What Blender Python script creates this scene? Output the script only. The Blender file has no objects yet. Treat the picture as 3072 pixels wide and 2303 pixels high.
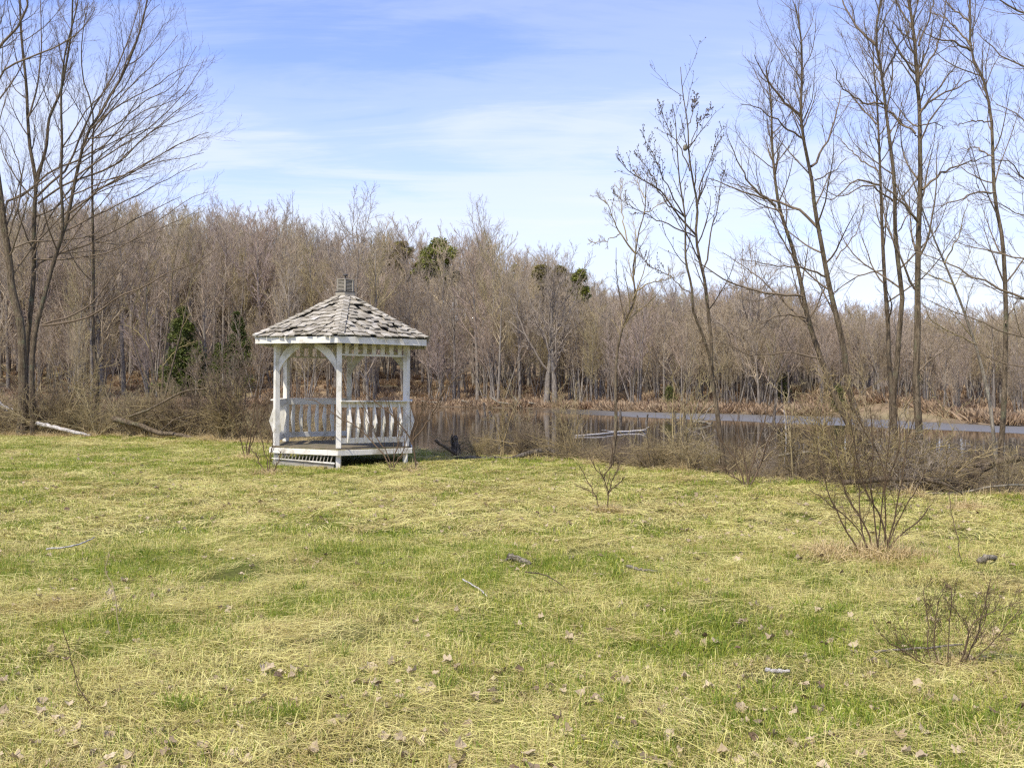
import bpy, math, random
import numpy as np
from math import radians, sin, cos, pi
rnd = random.Random(7)
rng = np.random.default_rng(11)
scene = bpy.context.scene
C = scene.collection

# ------------------------------------------------------------------ camera
CAM_Z = 1.65
cam_d = bpy.data.cameras.new('camera'); cam = bpy.data.objects.new('camera', cam_d); C.objects.link(cam)
cam.location = (0, 0, CAM_Z); cam.rotation_euler = (radians(90.0), 0, 0)
cam_d.sensor_width = 36; cam_d.lens = 36 * 2960 / 3072
cam_d.shift_y = 0.0
cam_d.clip_start = 0.05; cam_d.clip_end = 6000
scene.camera = cam

# ------------------------------------------------------------------ sky, sun, exposure
SUN_EL, SUN_AZ = radians(56), math.atan2(-0.58, -0.81)      # azimuth measured from +Y towards +X
world = bpy.data.worlds.new('World'); scene.world = world; world.use_nodes = True
nt = world.node_tree; nt.nodes.clear()
def N(nt, t, **kw):
    n = nt.nodes.new(t)
    for k, v in kw.items(): setattr(n, k, v)
    return n
def setin(n, **kw):
    for k, v in kw.items():
        n.inputs[k.replace('_', ' ')].default_value = v
def math_n(nt, op, a, b=None, clamp=False):
    n = N(nt, 'ShaderNodeMath', operation=op, use_clamp=clamp)
    for i, x in enumerate((a, b)):
        if x is None: continue
        if isinstance(x, (int, float)): n.inputs[i].default_value = x
        else: nt.links.new(x, n.inputs[i])
    return n.outputs[0]
def mixc(nt, f, a, b, blend='MIX'):
    n = N(nt, 'ShaderNodeMix', data_type='RGBA', blend_type=blend)
    for i, x in ((0, f), (6, a), (7, b)):
        if isinstance(x, (int, float)): n.inputs[i].default_value = x
        elif isinstance(x, tuple): n.inputs[i].default_value = (*x[:3], 1)
        else: nt.links.new(x, n.inputs[i])
    return n.outputs[2]
def ramp(nt, f, pts, interp='LINEAR'):
    n = N(nt, 'ShaderNodeValToRGB'); n.color_ramp.interpolation = interp
    el = n.color_ramp.elements
    while len(el) > 1: el.remove(el[-1])
    for i, (p, c) in enumerate(pts):
        e = el[0] if i == 0 else el.new(p)
        e.position = p
        e.color = (c, c, c, 1) if isinstance(c, (int, float)) else (*c, 1)
    nt.links.new(f, n.inputs[0]); return n.outputs[0]
def noise(nt, vec, scale, detail=3, rough=0.55, dist=0.0, out=0):
    n = N(nt, 'ShaderNodeTexNoise'); n.inputs['Scale'].default_value = scale
    n.inputs['Detail'].default_value = detail; n.inputs['Roughness'].default_value = rough
    n.inputs['Distortion'].default_value = dist
    if vec is not None: nt.links.new(vec, n.inputs['Vector'])
    return n.outputs[out]
def mapping(nt, vec, scale=(1, 1, 1), rot=(0, 0, 0), loc=(0, 0, 0)):
    n = N(nt, 'ShaderNodeMapping'); n.inputs['Scale'].default_value = scale
    n.inputs['Rotation'].default_value = rot; n.inputs['Location'].default_value = loc
    nt.links.new(vec, n.inputs['Vector']); return n.outputs[0]

sky = N(nt, 'ShaderNodeTexSky', sky_type='NISHITA', sun_disc=False)
sky.sun_elevation = SUN_EL; sky.sun_rotation = SUN_AZ
sky.air_density = 1.0; sky.dust_density = 0.6; sky.ozone_density = 2.2; sky.altitude = 200
tc = N(nt, 'ShaderNodeTexCoord')
sep = N(nt, 'ShaderNodeSeparateXYZ'); nt.links.new(tc.outputs['Generated'], sep.inputs[0])
zc = math_n(nt, 'MAXIMUM', sep.outputs[2], 0.0)
za = math_n(nt, 'ADD', zc, 0.13)
comb = N(nt, 'ShaderNodeCombineXYZ')
nt.links.new(math_n(nt, 'DIVIDE', sep.outputs[0], za), comb.inputs[0])
nt.links.new(math_n(nt, 'DIVIDE', sep.outputs[1], za), comb.inputs[1])
v = mapping(nt, comb.outputs[0], scale=(0.55, 1.25, 1), rot=(0, 0, radians(12)), loc=(0.35, 1.2, 0))
n1 = noise(nt, v, 0.75, 6, 0.52, 0.5)
v2 = mapping(nt, comb.outputs[0], scale=(0.8, 3.2, 1), rot=(0, 0, radians(-14)), loc=(4.1, 2, 3))
n2 = noise(nt, v2, 1.5, 8, 0.68, 0.9)
cl = math_n(nt, 'ADD', math_n(nt, 'MULTIPLY', n1, 0.76), math_n(nt, 'MULTIPLY', n2, 0.24))
# thin high cloud: most of it low over the horizon, thinning with height
lowb = ramp(nt, zc, [(0.0, 0.22), (0.10, 0.20), (0.20, 0.13), (0.32, -0.02), (1.0, -0.02)])
clm = ramp(nt, math_n(nt, 'ADD', cl, lowb), [(0.44, 0.0), (0.54, 0.24), (0.66, 0.66), (0.82, 0.92)], 'EASE')
SKY_S = 0.115
hsv = N(nt, 'ShaderNodeHueSaturation'); hsv.inputs['Saturation'].default_value = 1.0
nt.links.new(sky.outputs[0], hsv.inputs['Color'])
tinted = mixc(nt, 1.0, hsv.outputs[0], (1.54, 1.42, 1.86), 'MULTIPLY')
cloudc = (6.3, 6.7, 7.3)
col = mixc(nt, clm, tinted, cloudc)
bg = N(nt, 'ShaderNodeBackground'); bg.inputs['Strength'].default_value = SKY_S
nt.links.new(col, bg.inputs['Color'])
wo = N(nt, 'ShaderNodeOutputWorld'); nt.links.new(bg.outputs[0], wo.inputs['Surface'])

sd = bpy.data.lights.new('sun', 'SUN'); sd.energy = 3.9; sd.angle = radians(0.9); sd.color = (1.0, 0.94, 0.82)
sun = bpy.data.objects.new('sun', sd); C.objects.link(sun)
from mathutils import Vector
sdir = Vector((sin(SUN_AZ) * cos(SUN_EL), cos(SUN_AZ) * cos(SUN_EL), sin(SUN_EL)))
sun.rotation_euler = sdir.to_track_quat('Z', 'Y').to_euler()
vs = scene.view_settings
scene.display_settings.display_device = 'sRGB'
vs.view_transform = 'Standard'; vs.look = 'None'; vs.gamma = 1; vs.use_curve_mapping = False
vs.exposure = 0.38
cy = scene.cycles
cy.max_bounces = 6; cy.diffuse_bounces = 3; cy.glossy_bounces = 3; cy.transmission_bounces = 3
cy.transparent_max_bounces = 8; cy.caustics_reflective = False; cy.caustics_refractive = False
cy.use_denoising = False
cy.filter_width = 1.3

# ------------------------------------------------------------------ pixels of the photograph (2212 wide) to the place
FD, CXD, CYD = 2960 * 0.72, 1106.0, 829.3
def W(dx, dy, Y): return np.array([(dx - CXD) / FD * Y, Y, CAM_Z - (dy - CYD) / FD * Y])

# ------------------------------------------------------------------ helpers
def tagp(o, **kw):
    for k, v in kw.items():
        if v is not None: o[k] = v
    return o
def empty(name, loc, label, cat, group=None, rot=(0, 0, 0)):
    o = bpy.data.objects.new(name, None); C.objects.link(o); o.location = loc; o.rotation_euler = rot
    o.empty_display_size = 0.2
    return tagp(o, label=label, category=cat, group=group)
def mesh_np(name, V, Q=None, T=None, mat=None, smooth=True, fmat=None):
    V = np.asarray(V, np.float32); parts = []; nq = nt_ = 0
    if Q is not None and len(Q): Q = np.asarray(Q, np.int32); nq = len(Q); parts.append(Q.ravel())
    if T is not None and len(T): T = np.asarray(T, np.int32); nt_ = len(T); parts.append(T.ravel())
    L = np.concatenate(parts)
    me = bpy.data.meshes.new(name)
    me.vertices.add(len(V)); me.vertices.foreach_set('co', V.ravel())
    me.loops.add(len(L)); me.loops.foreach_set('vertex_index', L)
    me.polygons.add(nq + nt_)
    st = np.concatenate([np.arange(nq) * 4, nq * 4 + np.arange(nt_) * 3]).astype(np.int32)
    me.polygons.foreach_set('loop_start', st)
    me.update(calc_edges=True)
    me.polygons.foreach_set('use_smooth', np.full(nq + nt_, smooth, bool))
    if mat is not None:
        for m in (mat if isinstance(mat, (list, tuple)) else [mat]): me.materials.append(m)
    return me
def link(name, me, parent=None, loc=(0, 0, 0), rot=(0, 0, 0), scale=1.0, **tags):
    o = bpy.data.objects.new(name, me); C.objects.link(o)
    o.location = loc; o.rotation_euler = rot
    o.scale = scale if isinstance(scale, (tuple, list)) else (scale,) * 3
    if parent is not None: o.parent = parent
    return tagp(o, **tags)
def nrm(a): return a / np.maximum(np.linalg.norm(a, axis=-1, keepdims=True), 1e-9)
class Tubes:
    """collects batches of tapering tubes and turns them into one mesh"""
    def __init__(s): s.V = []; s.Q = []; s.n = 0
    def add(s, P, R, k=5, cap=False):
        P = np.asarray(P, float); R = np.asarray(R, float)
        if P.ndim == 2: P = P[None]; R = R[None]
        if cap:
            P = np.concatenate([P[:, :1], P, P[:, -1:]], 1)
            P[:, 0] += (P[:, 1] - P[:, 2]) * 0.004; P[:, -1] += (P[:, -2] - P[:, -3]) * 0.004
            R = np.concatenate([R[:, :1] * 0.02, R, R[:, -1:] * 0.02], 1)
        B, n, _ = P.shape
        T = nrm(np.gradient(P, axis=1))
        a = nrm(P[:, -1] - P[:, 0]); ref = np.where(np.abs(a[:, 2:3]) > 0.8, [[1.0, 0.13, 0]], [[0, 0.1, 1.0]])
        U = nrm(np.cross(T, np.broadcast_to(ref[:, None], T.shape))); Wv = np.cross(T, U)
        th = np.arange(k) * 2 * pi / k
        ring = (P[:, :, None] + R[:, :, None, None] * (np.cos(th)[None, None, :, None] * U[:, :, None] + np.sin(th)[None, None, :, None] * Wv[:, :, None]))
        s.V.append(ring.reshape(-1, 3))
        idx = np.arange(B * n * k).reshape(B, n, k) + s.n
        q = np.stack([idx[:, :-1], np.roll(idx, -1, 2)[:, :-1], np.roll(idx, -1, 2)[:, 1:], idx[:, 1:]], -1)
        s.Q.append(q.reshape(-1, 4)); s.n += B * n * k
        return s
    def mesh(s, name, mat, smooth=True):
        return mesh_np(name, np.concatenate(s.V), np.concatenate(s.Q), None, mat, smooth)
def plen(P): return np.linalg.norm(np.diff(P, axis=1), axis=2).sum(1)
def spawn(P, R, n, t0, t1, ang, lenf, rr, npt, up=0.05, wob=0.12, taper=0.5, lmax=99, rmin=0.002, rtip=0.25, flat=None, angv=8, rg=None, rmax=9):
    """n children on each parent polyline; returns their polylines and radii"""
    g = rg or rng
    B, m, _ = P.shape; Lp = plen(P)
    t = t0 + (t1 - t0) * ((np.arange(n)[None] + g.random((B, n))) / n)
    f = t * (m - 1); i = np.minimum(f.astype(int), m - 2); w = (f - i)[..., None]
    bi = np.arange(B)[:, None]
    S = P[bi, i] * (1 - w) + P[bi, i + 1] * w
    r0 = R[bi, i] * (1 - w[..., 0]) + R[bi, i + 1] * w[..., 0]
    T = nrm(P[bi, i + 1] - P[bi, i])
    ph = (np.arange(n)[None] * 2.4 + g.random((B, 1)) * 6.28 + g.normal(0, 0.5, (B, n)))[..., None]
    ref = np.where(np.abs(T[..., 2:3]) > 0.9, np.array([1.0, 0, 0]), np.array([0, 0, 1.0]))
    U = nrm(np.cross(T, ref)); Vv = np.cross(T, U)
    A = np.radians(ang + g.normal(0, angv, (B, n)))[..., None]
    D = np.cos(A) * T + np.sin(A) * (np.cos(ph) * U + np.sin(ph) * Vv)
    if flat is not None: D = nrm(D * np.array(flat))
    L = np.minimum(Lp[:, None] * lenf, lmax) * (1 - taper * (t - t0) / max(t1 - t0, 1e-6)) * g.uniform(0.6, 1.25, (B, n))
    r = np.clip(r0 * rr, rmin, rmax)
    K = B * n; S = S.reshape(K, 3); D = D.reshape(K, 3); L = L.reshape(K); r = r.reshape(K)
    out = np.zeros((K, npt, 3)); out[:, 0] = S; d = D
    for j in range(1, npt):
        d = nrm(d + g.normal(0, wob, (K, 3)) + np.array([0, 0, up]))
        out[:, j] = out[:, j - 1] + d * (L / (npt - 1))[:, None]
    RR = np.maximum(r[:, None] * np.linspace(1, rtip, npt)[None], rmin * 0.6)
    return out, RR
def resample(pts, r0, r1, n, wob=0.0, rpow=1.0):
    pts = np.asarray(pts, float)
    s = np.r_[0, np.cumsum(np.linalg.norm(np.diff(pts, axis=0), axis=1))]; s /= s[-1]
    u = np.linspace(0, 1, n)
    # smooth interpolation through the points
    m = np.gradient(pts, s, axis=0); out = np.zeros((n, 3))
    for k, x in enumerate(u):
        i = min(np.searchsorted(s, x, side='right') - 1, len(s) - 2); h = s[i + 1] - s[i]; tt = (x - s[i]) / h
        h00 = 2*tt**3-3*tt**2+1; h10 = tt**3-2*tt**2+tt; h01 = -2*tt**3+3*tt**2; h11 = tt**3-tt**2
        out[k] = h00*pts[i] + h10*h*m[i]*0.8 + h01*pts[i+1] + h11*h*m[i+1]*0.8
    if wob: out[1:-1] += rng.normal(0, wob, (n - 2, 3))
    return out, r0 + (r1 - r0) * u ** rpow

class MB:
    """boxes and prisms collected into one mesh"""
    def __init__(s): s.V = []; s.F = []
    def box(s, c, d, ax=None):
        c = np.asarray(c, float); ax = np.eye(3) if ax is None else np.asarray(ax, float); b = len(s.V)
        for k in range(8):
            q = np.array([((k >> i) & 1) - 0.5 for i in range(3)]) * d
            s.V.append(c + q @ ax)
        for f in ((0,2,3,1),(4,5,7,6),(0,1,5,4),(2,6,7,3),(0,4,6,2),(1,3,7,5)): s.F.append([b + i for i in f])
        return s
    def prism(s, pts, ext):
        """pts: outline in space, ext: vector of extrusion"""
        pts = [np.asarray(p, float) for p in pts]; ext = np.asarray(ext, float); b = len(s.V); n = len(pts)
        s.V += [p for p in pts] + [p + ext for p in pts]
        s.F.append([b + i for i in range(n)][::-1]); s.F.append([b + n + i for i in range(n)])
        for i in range(n): s.F.append([b + i, b + (i + 1) % n, b + n + (i + 1) % n, b + n + i])
        return s
    def mesh(s, name, mat, bevel=0):
        me = bpy.data.meshes.new(name); me.from_pydata([tuple(v) for v in s.V], [], s.F); me.update()
        import bmesh
        bm = bmesh.new(); bm.from_mesh(me); bmesh.ops.recalc_face_normals(bm, faces=bm.faces)
        if bevel: bmesh.ops.bevel(bm, geom=bm.edges[:], offset=bevel, segments=1, affect='EDGES', profile=0.5)
        bm.to_mesh(me); bm.free(); me.materials.append(mat); return me

# ------------------------------------------------------------------ materials
def material(name, rough=0.85, spec=0.2):
    m = bpy.data.materials.new(name); m.use_nodes = True; nt = m.node_tree
    b = nt.nodes['Principled BSDF']; b.inputs['Roughness'].default_value = rough
    b.inputs['Specular IOR Level'].default_value = spec
    return m, nt, b
def bump(nt, b, h, strength, dist):
    n = N(nt, 'ShaderNodeBump'); n.inputs['Strength'].default_value = strength; n.inputs['Distance'].default_value = dist
    nt.links.new(h, n.inputs['Height']); nt.links.new(n.outputs[0], b.inputs['Normal'])
def geo_pos(nt): return N(nt, 'ShaderNodeNewGeometry').outputs['Position']
def obj_rand(nt): return N(nt, 'ShaderNodeObjectInfo').outputs['Random']
def obj_co(nt): return N(nt, 'ShaderNodeTexCoord').outputs['Object']

def bark(name, c1, c2, lichen=None, sc=1.0, lich_amt=0.55):
    m, nt, b = material(name, 0.9, 0.15)
    p = geo_pos(nt)
    v = mapping(nt, p, scale=(14 * sc, 14 * sc, 2.2 * sc))
    n = noise(nt, v, 1.6, 5, 0.65, 0.4)
    col = mixc(nt, ramp(nt, n, [(0.33, 0.0), (0.62, 1.0)]), c1, c2)
    if lichen:
        l = noise(nt, p, 3.1 * sc, 5, 0.7)
        col = mixc(nt, ramp(nt, l, [(lich_amt, 0.0), (lich_amt + 0.12, 0.8)]), col, lichen)
    nt.links.new(col, b.inputs['Base Color'])
    cr = noise(nt, mapping(nt, p, scale=(38 * sc, 38 * sc, 7 * sc)), 1.2, 4, 0.7)
    col = mixc(nt, ramp(nt, cr, [(0.30, 0.85), (0.52, 0.0)]), col, tuple(x * 0.55 for x in c1))
    nt.links.new(col, b.inputs['Base Color'])
    bump(nt, b, math_n(nt, 'ADD', n, cr), 1.0, 0.035)
    return m
M = {}
M['bark_dark'] = bark('bark_dark', (0.05, 0.038, 0.025), (0.21, 0.16, 0.10), (0.16, 0.17, 0.10))
M['bark_tan'] = bark('bark_tan', (0.07, 0.05, 0.03), (0.26, 0.20, 0.125), (0.23, 0.22, 0.12))
M['bark_grey'] = bark('bark_grey', (0.12, 0.10, 0.07), (0.38, 0.33, 0.24), (0.22, 0.23, 0.17), 0.6)
M['bark_pale'] = bark('bark_pale', (0.38, 0.34, 0.28), (0.75, 0.70, 0.62), None, 0.8)
M['bark_rot'] = bark('bark_rot', (0.03, 0.024, 0.018), (0.24, 0.20, 0.15), (0.28, 0.25, 0.2))
def twig(name, cols, rough=0.9):
    m, nt, b = material(name, rough, 0.1)
    r = obj_rand(nt)
    c = ramp(nt, r, [(i / (len(cols) - 1), cc) for i, cc in enumerate(cols)])
    n = noise(nt, geo_pos(nt), 0.9, 3)
    c = mixc(nt, ramp(nt, n, [(0.3, 0.0), (0.7, 1.0)]), c, mixc(nt, 1.0, c, (0.72, 0.70, 0.66), 'MULTIPLY'))
    nt.links.new(c, b.inputs['Base Color']); return m
M['bark_far'] = bark('bark_far', (0.15, 0.125, 0.095), (0.38, 0.33, 0.26), None, 0.5)
M['twig_far'] = twig('twig_far', [(0.54, 0.44, 0.26), (0.43, 0.34, 0.235), (0.52, 0.405, 0.305), (0.47, 0.39, 0.20), (0.50, 0.395, 0.325), (0.60, 0.49, 0.31), (0.42, 0.34, 0.28)])
M['twig_grey'] = twig('twig_grey', [(0.44, 0.37, 0.28), (0.36, 0.30, 0.23)])
M['twig_dark'] = twig('twig_dark', [(0.11, 0.085, 0.06), (0.15, 0.115, 0.08)])
M['twig_brown'] = twig('twig_brown', [(0.22, 0.165, 0.11), (0.25, 0.195, 0.13), (0.20, 0.15, 0.10)])
M['twig_brush'] = twig('twig_brush', [(0.42, 0.33, 0.17), (0.30, 0.23, 0.12), (0.43, 0.35, 0.20), (0.36, 0.29, 0.13)])
M['twig_shrub'] = twig('twig_shrub', [(0.13, 0.09, 0.055), (0.17, 0.12, 0.075)])
def leafm(name, c1, c2, sc=2.0, trans=0.3, rough=0.6, attr=None, warm=None):
    m, nt, b = material(name, rough, 0.25)
    n = noise(nt, geo_pos(nt), sc, 4, 0.6)
    c = mixc(nt, ramp(nt, n, [(0.3, 0.0), (0.7, 1.0)]), c1, c2)
    if name == 'dead_grass':
        pn = noise(nt, geo_pos(nt), 0.9, 5, 0.65, 0.4)
        c = mixc(nt, ramp(nt, pn, [(0.54, 0.0), (0.68, 0.65)]), c, (0.50, 0.36, 0.15))
    if attr:
        a = N(nt, 'ShaderNodeAttribute', attribute_name=attr)
        c = mixc(nt, a.outputs['Fac'], c, warm)
    nt.links.new(c, b.inputs['Base Color'])
    tr = N(nt, 'ShaderNodeBsdfTranslucent'); nt.links.new(c, tr.inputs['Color'])
    mx = N(nt, 'ShaderNodeMixShader'); mx.inputs[0].default_value = trans
    out = nt.nodes['Material Output']
    nt.links.new(b.outputs[0], mx.inputs[1]); nt.links.new(tr.outputs[0], mx.inputs[2]); nt.links.new(mx.outputs[0], out.inputs[0])
    return m
M['cedar'] = leafm('cedar_foliage', (0.06, 0.085, 0.018), (0.17, 0.19, 0.04), 0.8, 0.2)
M['pine'] = leafm('pine_foliage', (0.13, 0.15, 0.03), (0.30, 0.30, 0.065), 0.5, 0.2)
M['pine_brown'] = leafm('pine_foliage_brownish', (0.20, 0.18, 0.05), (0.33, 0.27, 0.09), 0.5, 0.2)
M['straw'] = leafm('dead_grass', (0.53, 0.485, 0.125), (0.80, 0.735, 0.29), 3.0, 0.22, 0.55, 'tint', (0.42, 0.31, 0.14))
M['green'] = leafm('live_grass', (0.085, 0.165, 0.012), (0.25, 0.33, 0.032), 3.0, 0.35, 0.5, 'tint', (0.56, 0.53, 0.09))
M['tuft'] = leafm('tan_tuft_grass', (0.52, 0.39, 0.18), (0.68, 0.54, 0.28), 5.0, 0.25, 0.6)
M['litter'] = leafm('fallen_leaf', (0.36, 0.27, 0.15), (0.60, 0.49, 0.31), 6.0, 0.1, 0.6, 'tint', (0.13, 0.08, 0.045))
M['bracken'] = leafm('dead_bracken', (0.33, 0.21, 0.12), (0.44, 0.34, 0.21), 0.4, 0.2, 0.8)

def wood(name, base, dirt, rough=0.65, amt=(0.5, 0.68), grain=0.6, dark=(0.16, 0.14, 0.10)):
    m, nt, b = material(name, rough, 0.3)
    p = geo_pos(nt)
    n = noise(nt, p, 2.6, 6, 0.7)
    g = noise(nt, mapping(nt, p, scale=(9, 9, 1.6)), 1.3, 5, 0.65)
    c = mixc(nt, ramp(nt, n, [(amt[0], 0.0), (amt[1], 1.0)]), base, dirt)
    c = mixc(nt, ramp(nt, g, [(0.60, 0.0), (0.74, grain)]), c, dark)
    nt.links.new(c, b.inputs['Base Color']); bump(nt, b, g, 0.12, 0.002)
    return m
M['paint'] = wood('weathered_white_paint', (0.80, 0.76, 0.65), (0.52, 0.48, 0.36), 0.6, (0.52, 0.66), grain=0.3)
M['paint_side'] = wood('chipped_white_paint', (0.78, 0.74, 0.63), (0.44, 0.39, 0.28), 0.7, (0.50, 0.62), 0.6)
M['deck'] = wood('mossy_grey_deck_wood', (0.20, 0.16, 0.10), (0.12, 0.11, 0.06), 0.9, (0.45, 0.6))
M['greywood'] = wood('bare_grey_wood', (0.36, 0.33, 0.26), (0.24, 0.22, 0.17), 0.9)
M['cup_wood'] = wood('worn_cupola_wood', (0.38, 0.34, 0.26), (0.25, 0.22, 0.16), 0.9)
m, nt_, b = material('dark_metal_cap', 0.5, 0.4); b.inputs['Base Color'].default_value = (0.05, 0.045, 0.04, 1); M['cap'] = m
m, nt_, b = material('underlay_felt', 0.95, 0.1); b.inputs['Base Color'].default_value = (0.09, 0.085, 0.07, 1); M['felt'] = m
# shingle: per piece tone, grain down the slope
m, nt_, b = material('cedar_shake', 0.9, 0.15)
r = obj_rand(nt_); oc = obj_co(nt_)
c = ramp(nt_, r, [(0, (0.33, 0.29, 0.22)), (0.35, (0.50, 0.45, 0.34)), (0.7, (0.62, 0.56, 0.43)), (1, (0.78, 0.72, 0.58))])
g = noise(nt_, mapping(nt_, oc, scale=(55, 5, 5)), 1.2, 5, 0.65)
c = mixc(nt_, ramp(nt_, g, [(0.36, 0.85), (0.62, 0.0)]), c, (0.16, 0.135, 0.10))
st = noise(nt_, geo_pos(nt_), 4, 4)
c = mixc(nt_, ramp(nt_, st, [(0.55, 0.0), (0.72, 0.6)]), c, (0.66, 0.62, 0.54))
nt_.links.new(c, b.inputs['Base Color']); bump(nt_, b, g, 0.9, 0.012); M['shake'] = m

# ------------------------------------------------------------------ ground
NEAR = np.array([(-200, 34), (-16, 31), (-9.2, 28.5), (-5.4, 25.5), (-2.1, 22.6), (-0.26, 21.2), (1.46, 19.8), (2.85, 18), (4.1, 16), (5.7, 14.7), (7.3, 14.1), (30, 13.5), (200, 13)])
FAR = np.array([(-200, 104), (-40, 100), (-25, 99), (-7.6, 95), (4.7, 84), (9.5, 77), (20.8, 64), (25.2, 51), (40, 46), (200, 44)])
def yn(X): return np.interp(X, NEAR[:, 0], NEAR[:, 1]) + 0.25 * np.sin(X * 1.9) + 0.15 * np.sin(X * 4.3 + 1)
def yf(X): return np.interp(X, FAR[:, 0], FAR[:, 1]) + 0.8 * np.sin(X * 0.45) + 0.4 * np.sin(X * 1.3)
def sst(a, b, x): t = np.clip((x - a) / (b - a + 0.0), 0, 1); return t * t * (3 - 2 * t)
def lawn_h(X, Y):
    return (0.07 * sst(12, 19, Y) + 0.022 * np.sin(X * 1.7 + Y * 0.6) * np.sin(Y * 1.3 - X * 0.4) + 0.014 * np.sin(X * 3.9 + 2) * np.sin(Y * 3.3 + 1)
            + 0.03 * np.sin(X * 0.5) * np.cos(Y * 0.4))
def ground_z(X, Y):
    X = np.asarray(X, float); Y = np.asarray(Y, float)
    a = yn(X); f = yf(X)
    z = lawn_h(X, Y)
    z = z + (-1.0 - z) * sst(a - 0.1, a + 2.0, Y)
    d = Y - f
    u = X / np.maximum(Y, 1)
    s = np.interp(u, [-0.35, -0.2, 0.0, 0.2, 0.4], [0.19, 0.17, 0.12, 0.07, 0.06])
    hill = -0.42 + 0.035 * np.clip(d, 0, 8) + s * np.clip(d - 6, 0, 110) + 0.08 * np.sin(X * 0.21) * np.sin(Y * 0.17) * sst(5, 25, d)
    far = -1.0 + (hill + 1.0) * sst(-3, 0.5, d)
    return np.where(Y > (a + f) / 2, far, z)
def axis(segs):
    out = []
    for a, b, st in segs: out += list(np.arange(a, b, st))
    return np.array(out + [segs[-1][1]])
xs = axis([(-1200, -200, 100), (-200, -40, 5), (-40, -18, 1), (-18, 12, 0.25), (12, 40, 1), (40, 200, 5), (200, 1200, 100)])
ys = axis([(-60, -4, 4), (-4, 3, 0.5), (3, 36, 0.25), (36, 60, 2), (60, 125, 1.0), (125, 260, 5), (260, 1500, 60)])
GX, GY = np.meshgrid(xs, ys); GZ = ground_z(GX, GY)
nx, ny = len(xs), len(ys)
ii = (np.arange(ny - 1)[:, None] * nx + np.arange(nx - 1)[None]).ravel()
Q = np.stack([ii, ii + 1, ii + nx + 1, ii + nx], 1)
m, nt_, b = material('ground_surface', 0.95, 0.1)
p = geo_pos(nt_)
at = N(nt_, 'ShaderNodeAttribute', attribute_name='lawn').outputs['Fac']
af = N(nt_, 'ShaderNodeAttribute', attribute_name='farland').outputs['Fac']
ps = mapping(nt_, p, scale=(9, 30, 9), rot=(0, 0, radians(-14)))
fine = noise(nt_, ps, 2.2, 6, 0.75, 0.6)
patch = noise(nt_, mapping(nt_, p, scale=(1, 0.7, 1)), 0.55, 5, 0.62, 0.5)
straw = mixc(nt_, ramp(nt_, fine, [(0.3, 0.0), (0.65, 1.0)]), (0.065, 0.05, 0.02), (0.29, 0.24, 0.085))
greenc = mixc(nt_, ramp(nt_, fine, [(0.3, 0.0), (0.65, 1.0)]), (0.04, 0.06, 0.008), (0.19, 0.25, 0.028))
lw = mixc(nt_, ramp(nt_, patch, [(0.40, 0.15), (0.62, 0.85)]), straw, greenc)
mud = mixc(nt_, fine, (0.06, 0.045, 0.03), (0.20, 0.15, 0.10))
ln = noise(nt_, p, 0.35, 6, 0.7)
lit = mixc(nt_, ramp(nt_, ln, [(0.35, 0.0), (0.6, 1.0)]), (0.17, 0.12, 0.07), (0.32, 0.235, 0.14))
lit = mixc(nt_, ramp(nt_, noise(nt_, p, 0.12, 4), [(0.5, 0.0), (0.66, 0.7)]), lit, (0.30, 0.26, 0.13))
lit = mixc(nt_, N(nt_, 'ShaderNodeAttribute', attribute_name='deep').outputs['Fac'], lit, (0.21, 0.165, 0.12))
c = mixc(nt_, at, mud, lw); c = mixc(nt_, af, c, lit)
nt_.links.new(c, b.inputs['Base Color']); bump(nt_, b, fine, 1.0, 0.03); M['ground'] = m
me = mesh_np('ground', np.stack([GX, GY, GZ], -1).reshape(-1, 3), Q, None, m)
fa = me.attributes.new('lawn', 'FLOAT', 'POINT'); fa.data.foreach_set('value', (1 - sst(yn(GX) - 0.2, yn(GX) + 0.5, GY)).ravel().astype(np.float32))
fa = me.attributes.new('farland', 'FLOAT', 'POINT'); fa.data.foreach_set('value', sst(yf(GX) - 0.5, yf(GX) + 2.5, GY).ravel().astype(np.float32))
fa = me.attributes.new('deep', 'FLOAT', 'POINT'); fa.data.foreach_set('value', sst(8 + 14 * (GX < 8), 34 + 16 * (GX < 8), GY - yf(GX)).ravel().astype(np.float32))
link('ground', me, kind='structure', label='spring lawn of straw and green grass running down to the pond and up the far hill')

# ------------------------------------------------------------------ pond
m, nt_, b = material('pond_water', 0.03, 0.5)
b.inputs['IOR'].default_value = 1.333
p = geo_pos(nt_)
sp = N(nt_, 'ShaderNodeSeparateXYZ'); nt_.links.new(p, sp.inputs[0])
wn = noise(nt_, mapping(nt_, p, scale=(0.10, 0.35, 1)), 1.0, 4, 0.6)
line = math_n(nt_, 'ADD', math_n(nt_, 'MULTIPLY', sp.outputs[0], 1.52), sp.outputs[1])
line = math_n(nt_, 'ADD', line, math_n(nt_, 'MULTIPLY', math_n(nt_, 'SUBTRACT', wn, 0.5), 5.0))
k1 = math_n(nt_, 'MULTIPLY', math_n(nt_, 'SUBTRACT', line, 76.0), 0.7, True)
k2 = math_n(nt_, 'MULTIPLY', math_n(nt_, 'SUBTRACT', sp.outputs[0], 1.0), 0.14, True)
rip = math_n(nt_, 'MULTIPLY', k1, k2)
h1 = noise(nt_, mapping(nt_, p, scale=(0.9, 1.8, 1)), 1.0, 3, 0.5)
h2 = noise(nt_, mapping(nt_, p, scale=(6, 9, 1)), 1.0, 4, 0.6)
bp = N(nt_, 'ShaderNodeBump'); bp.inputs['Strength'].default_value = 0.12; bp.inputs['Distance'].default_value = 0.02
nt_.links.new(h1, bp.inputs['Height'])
bp2 = N(nt_, 'ShaderNodeBump'); bp2.inputs['Distance'].default_value = 0.05
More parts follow.
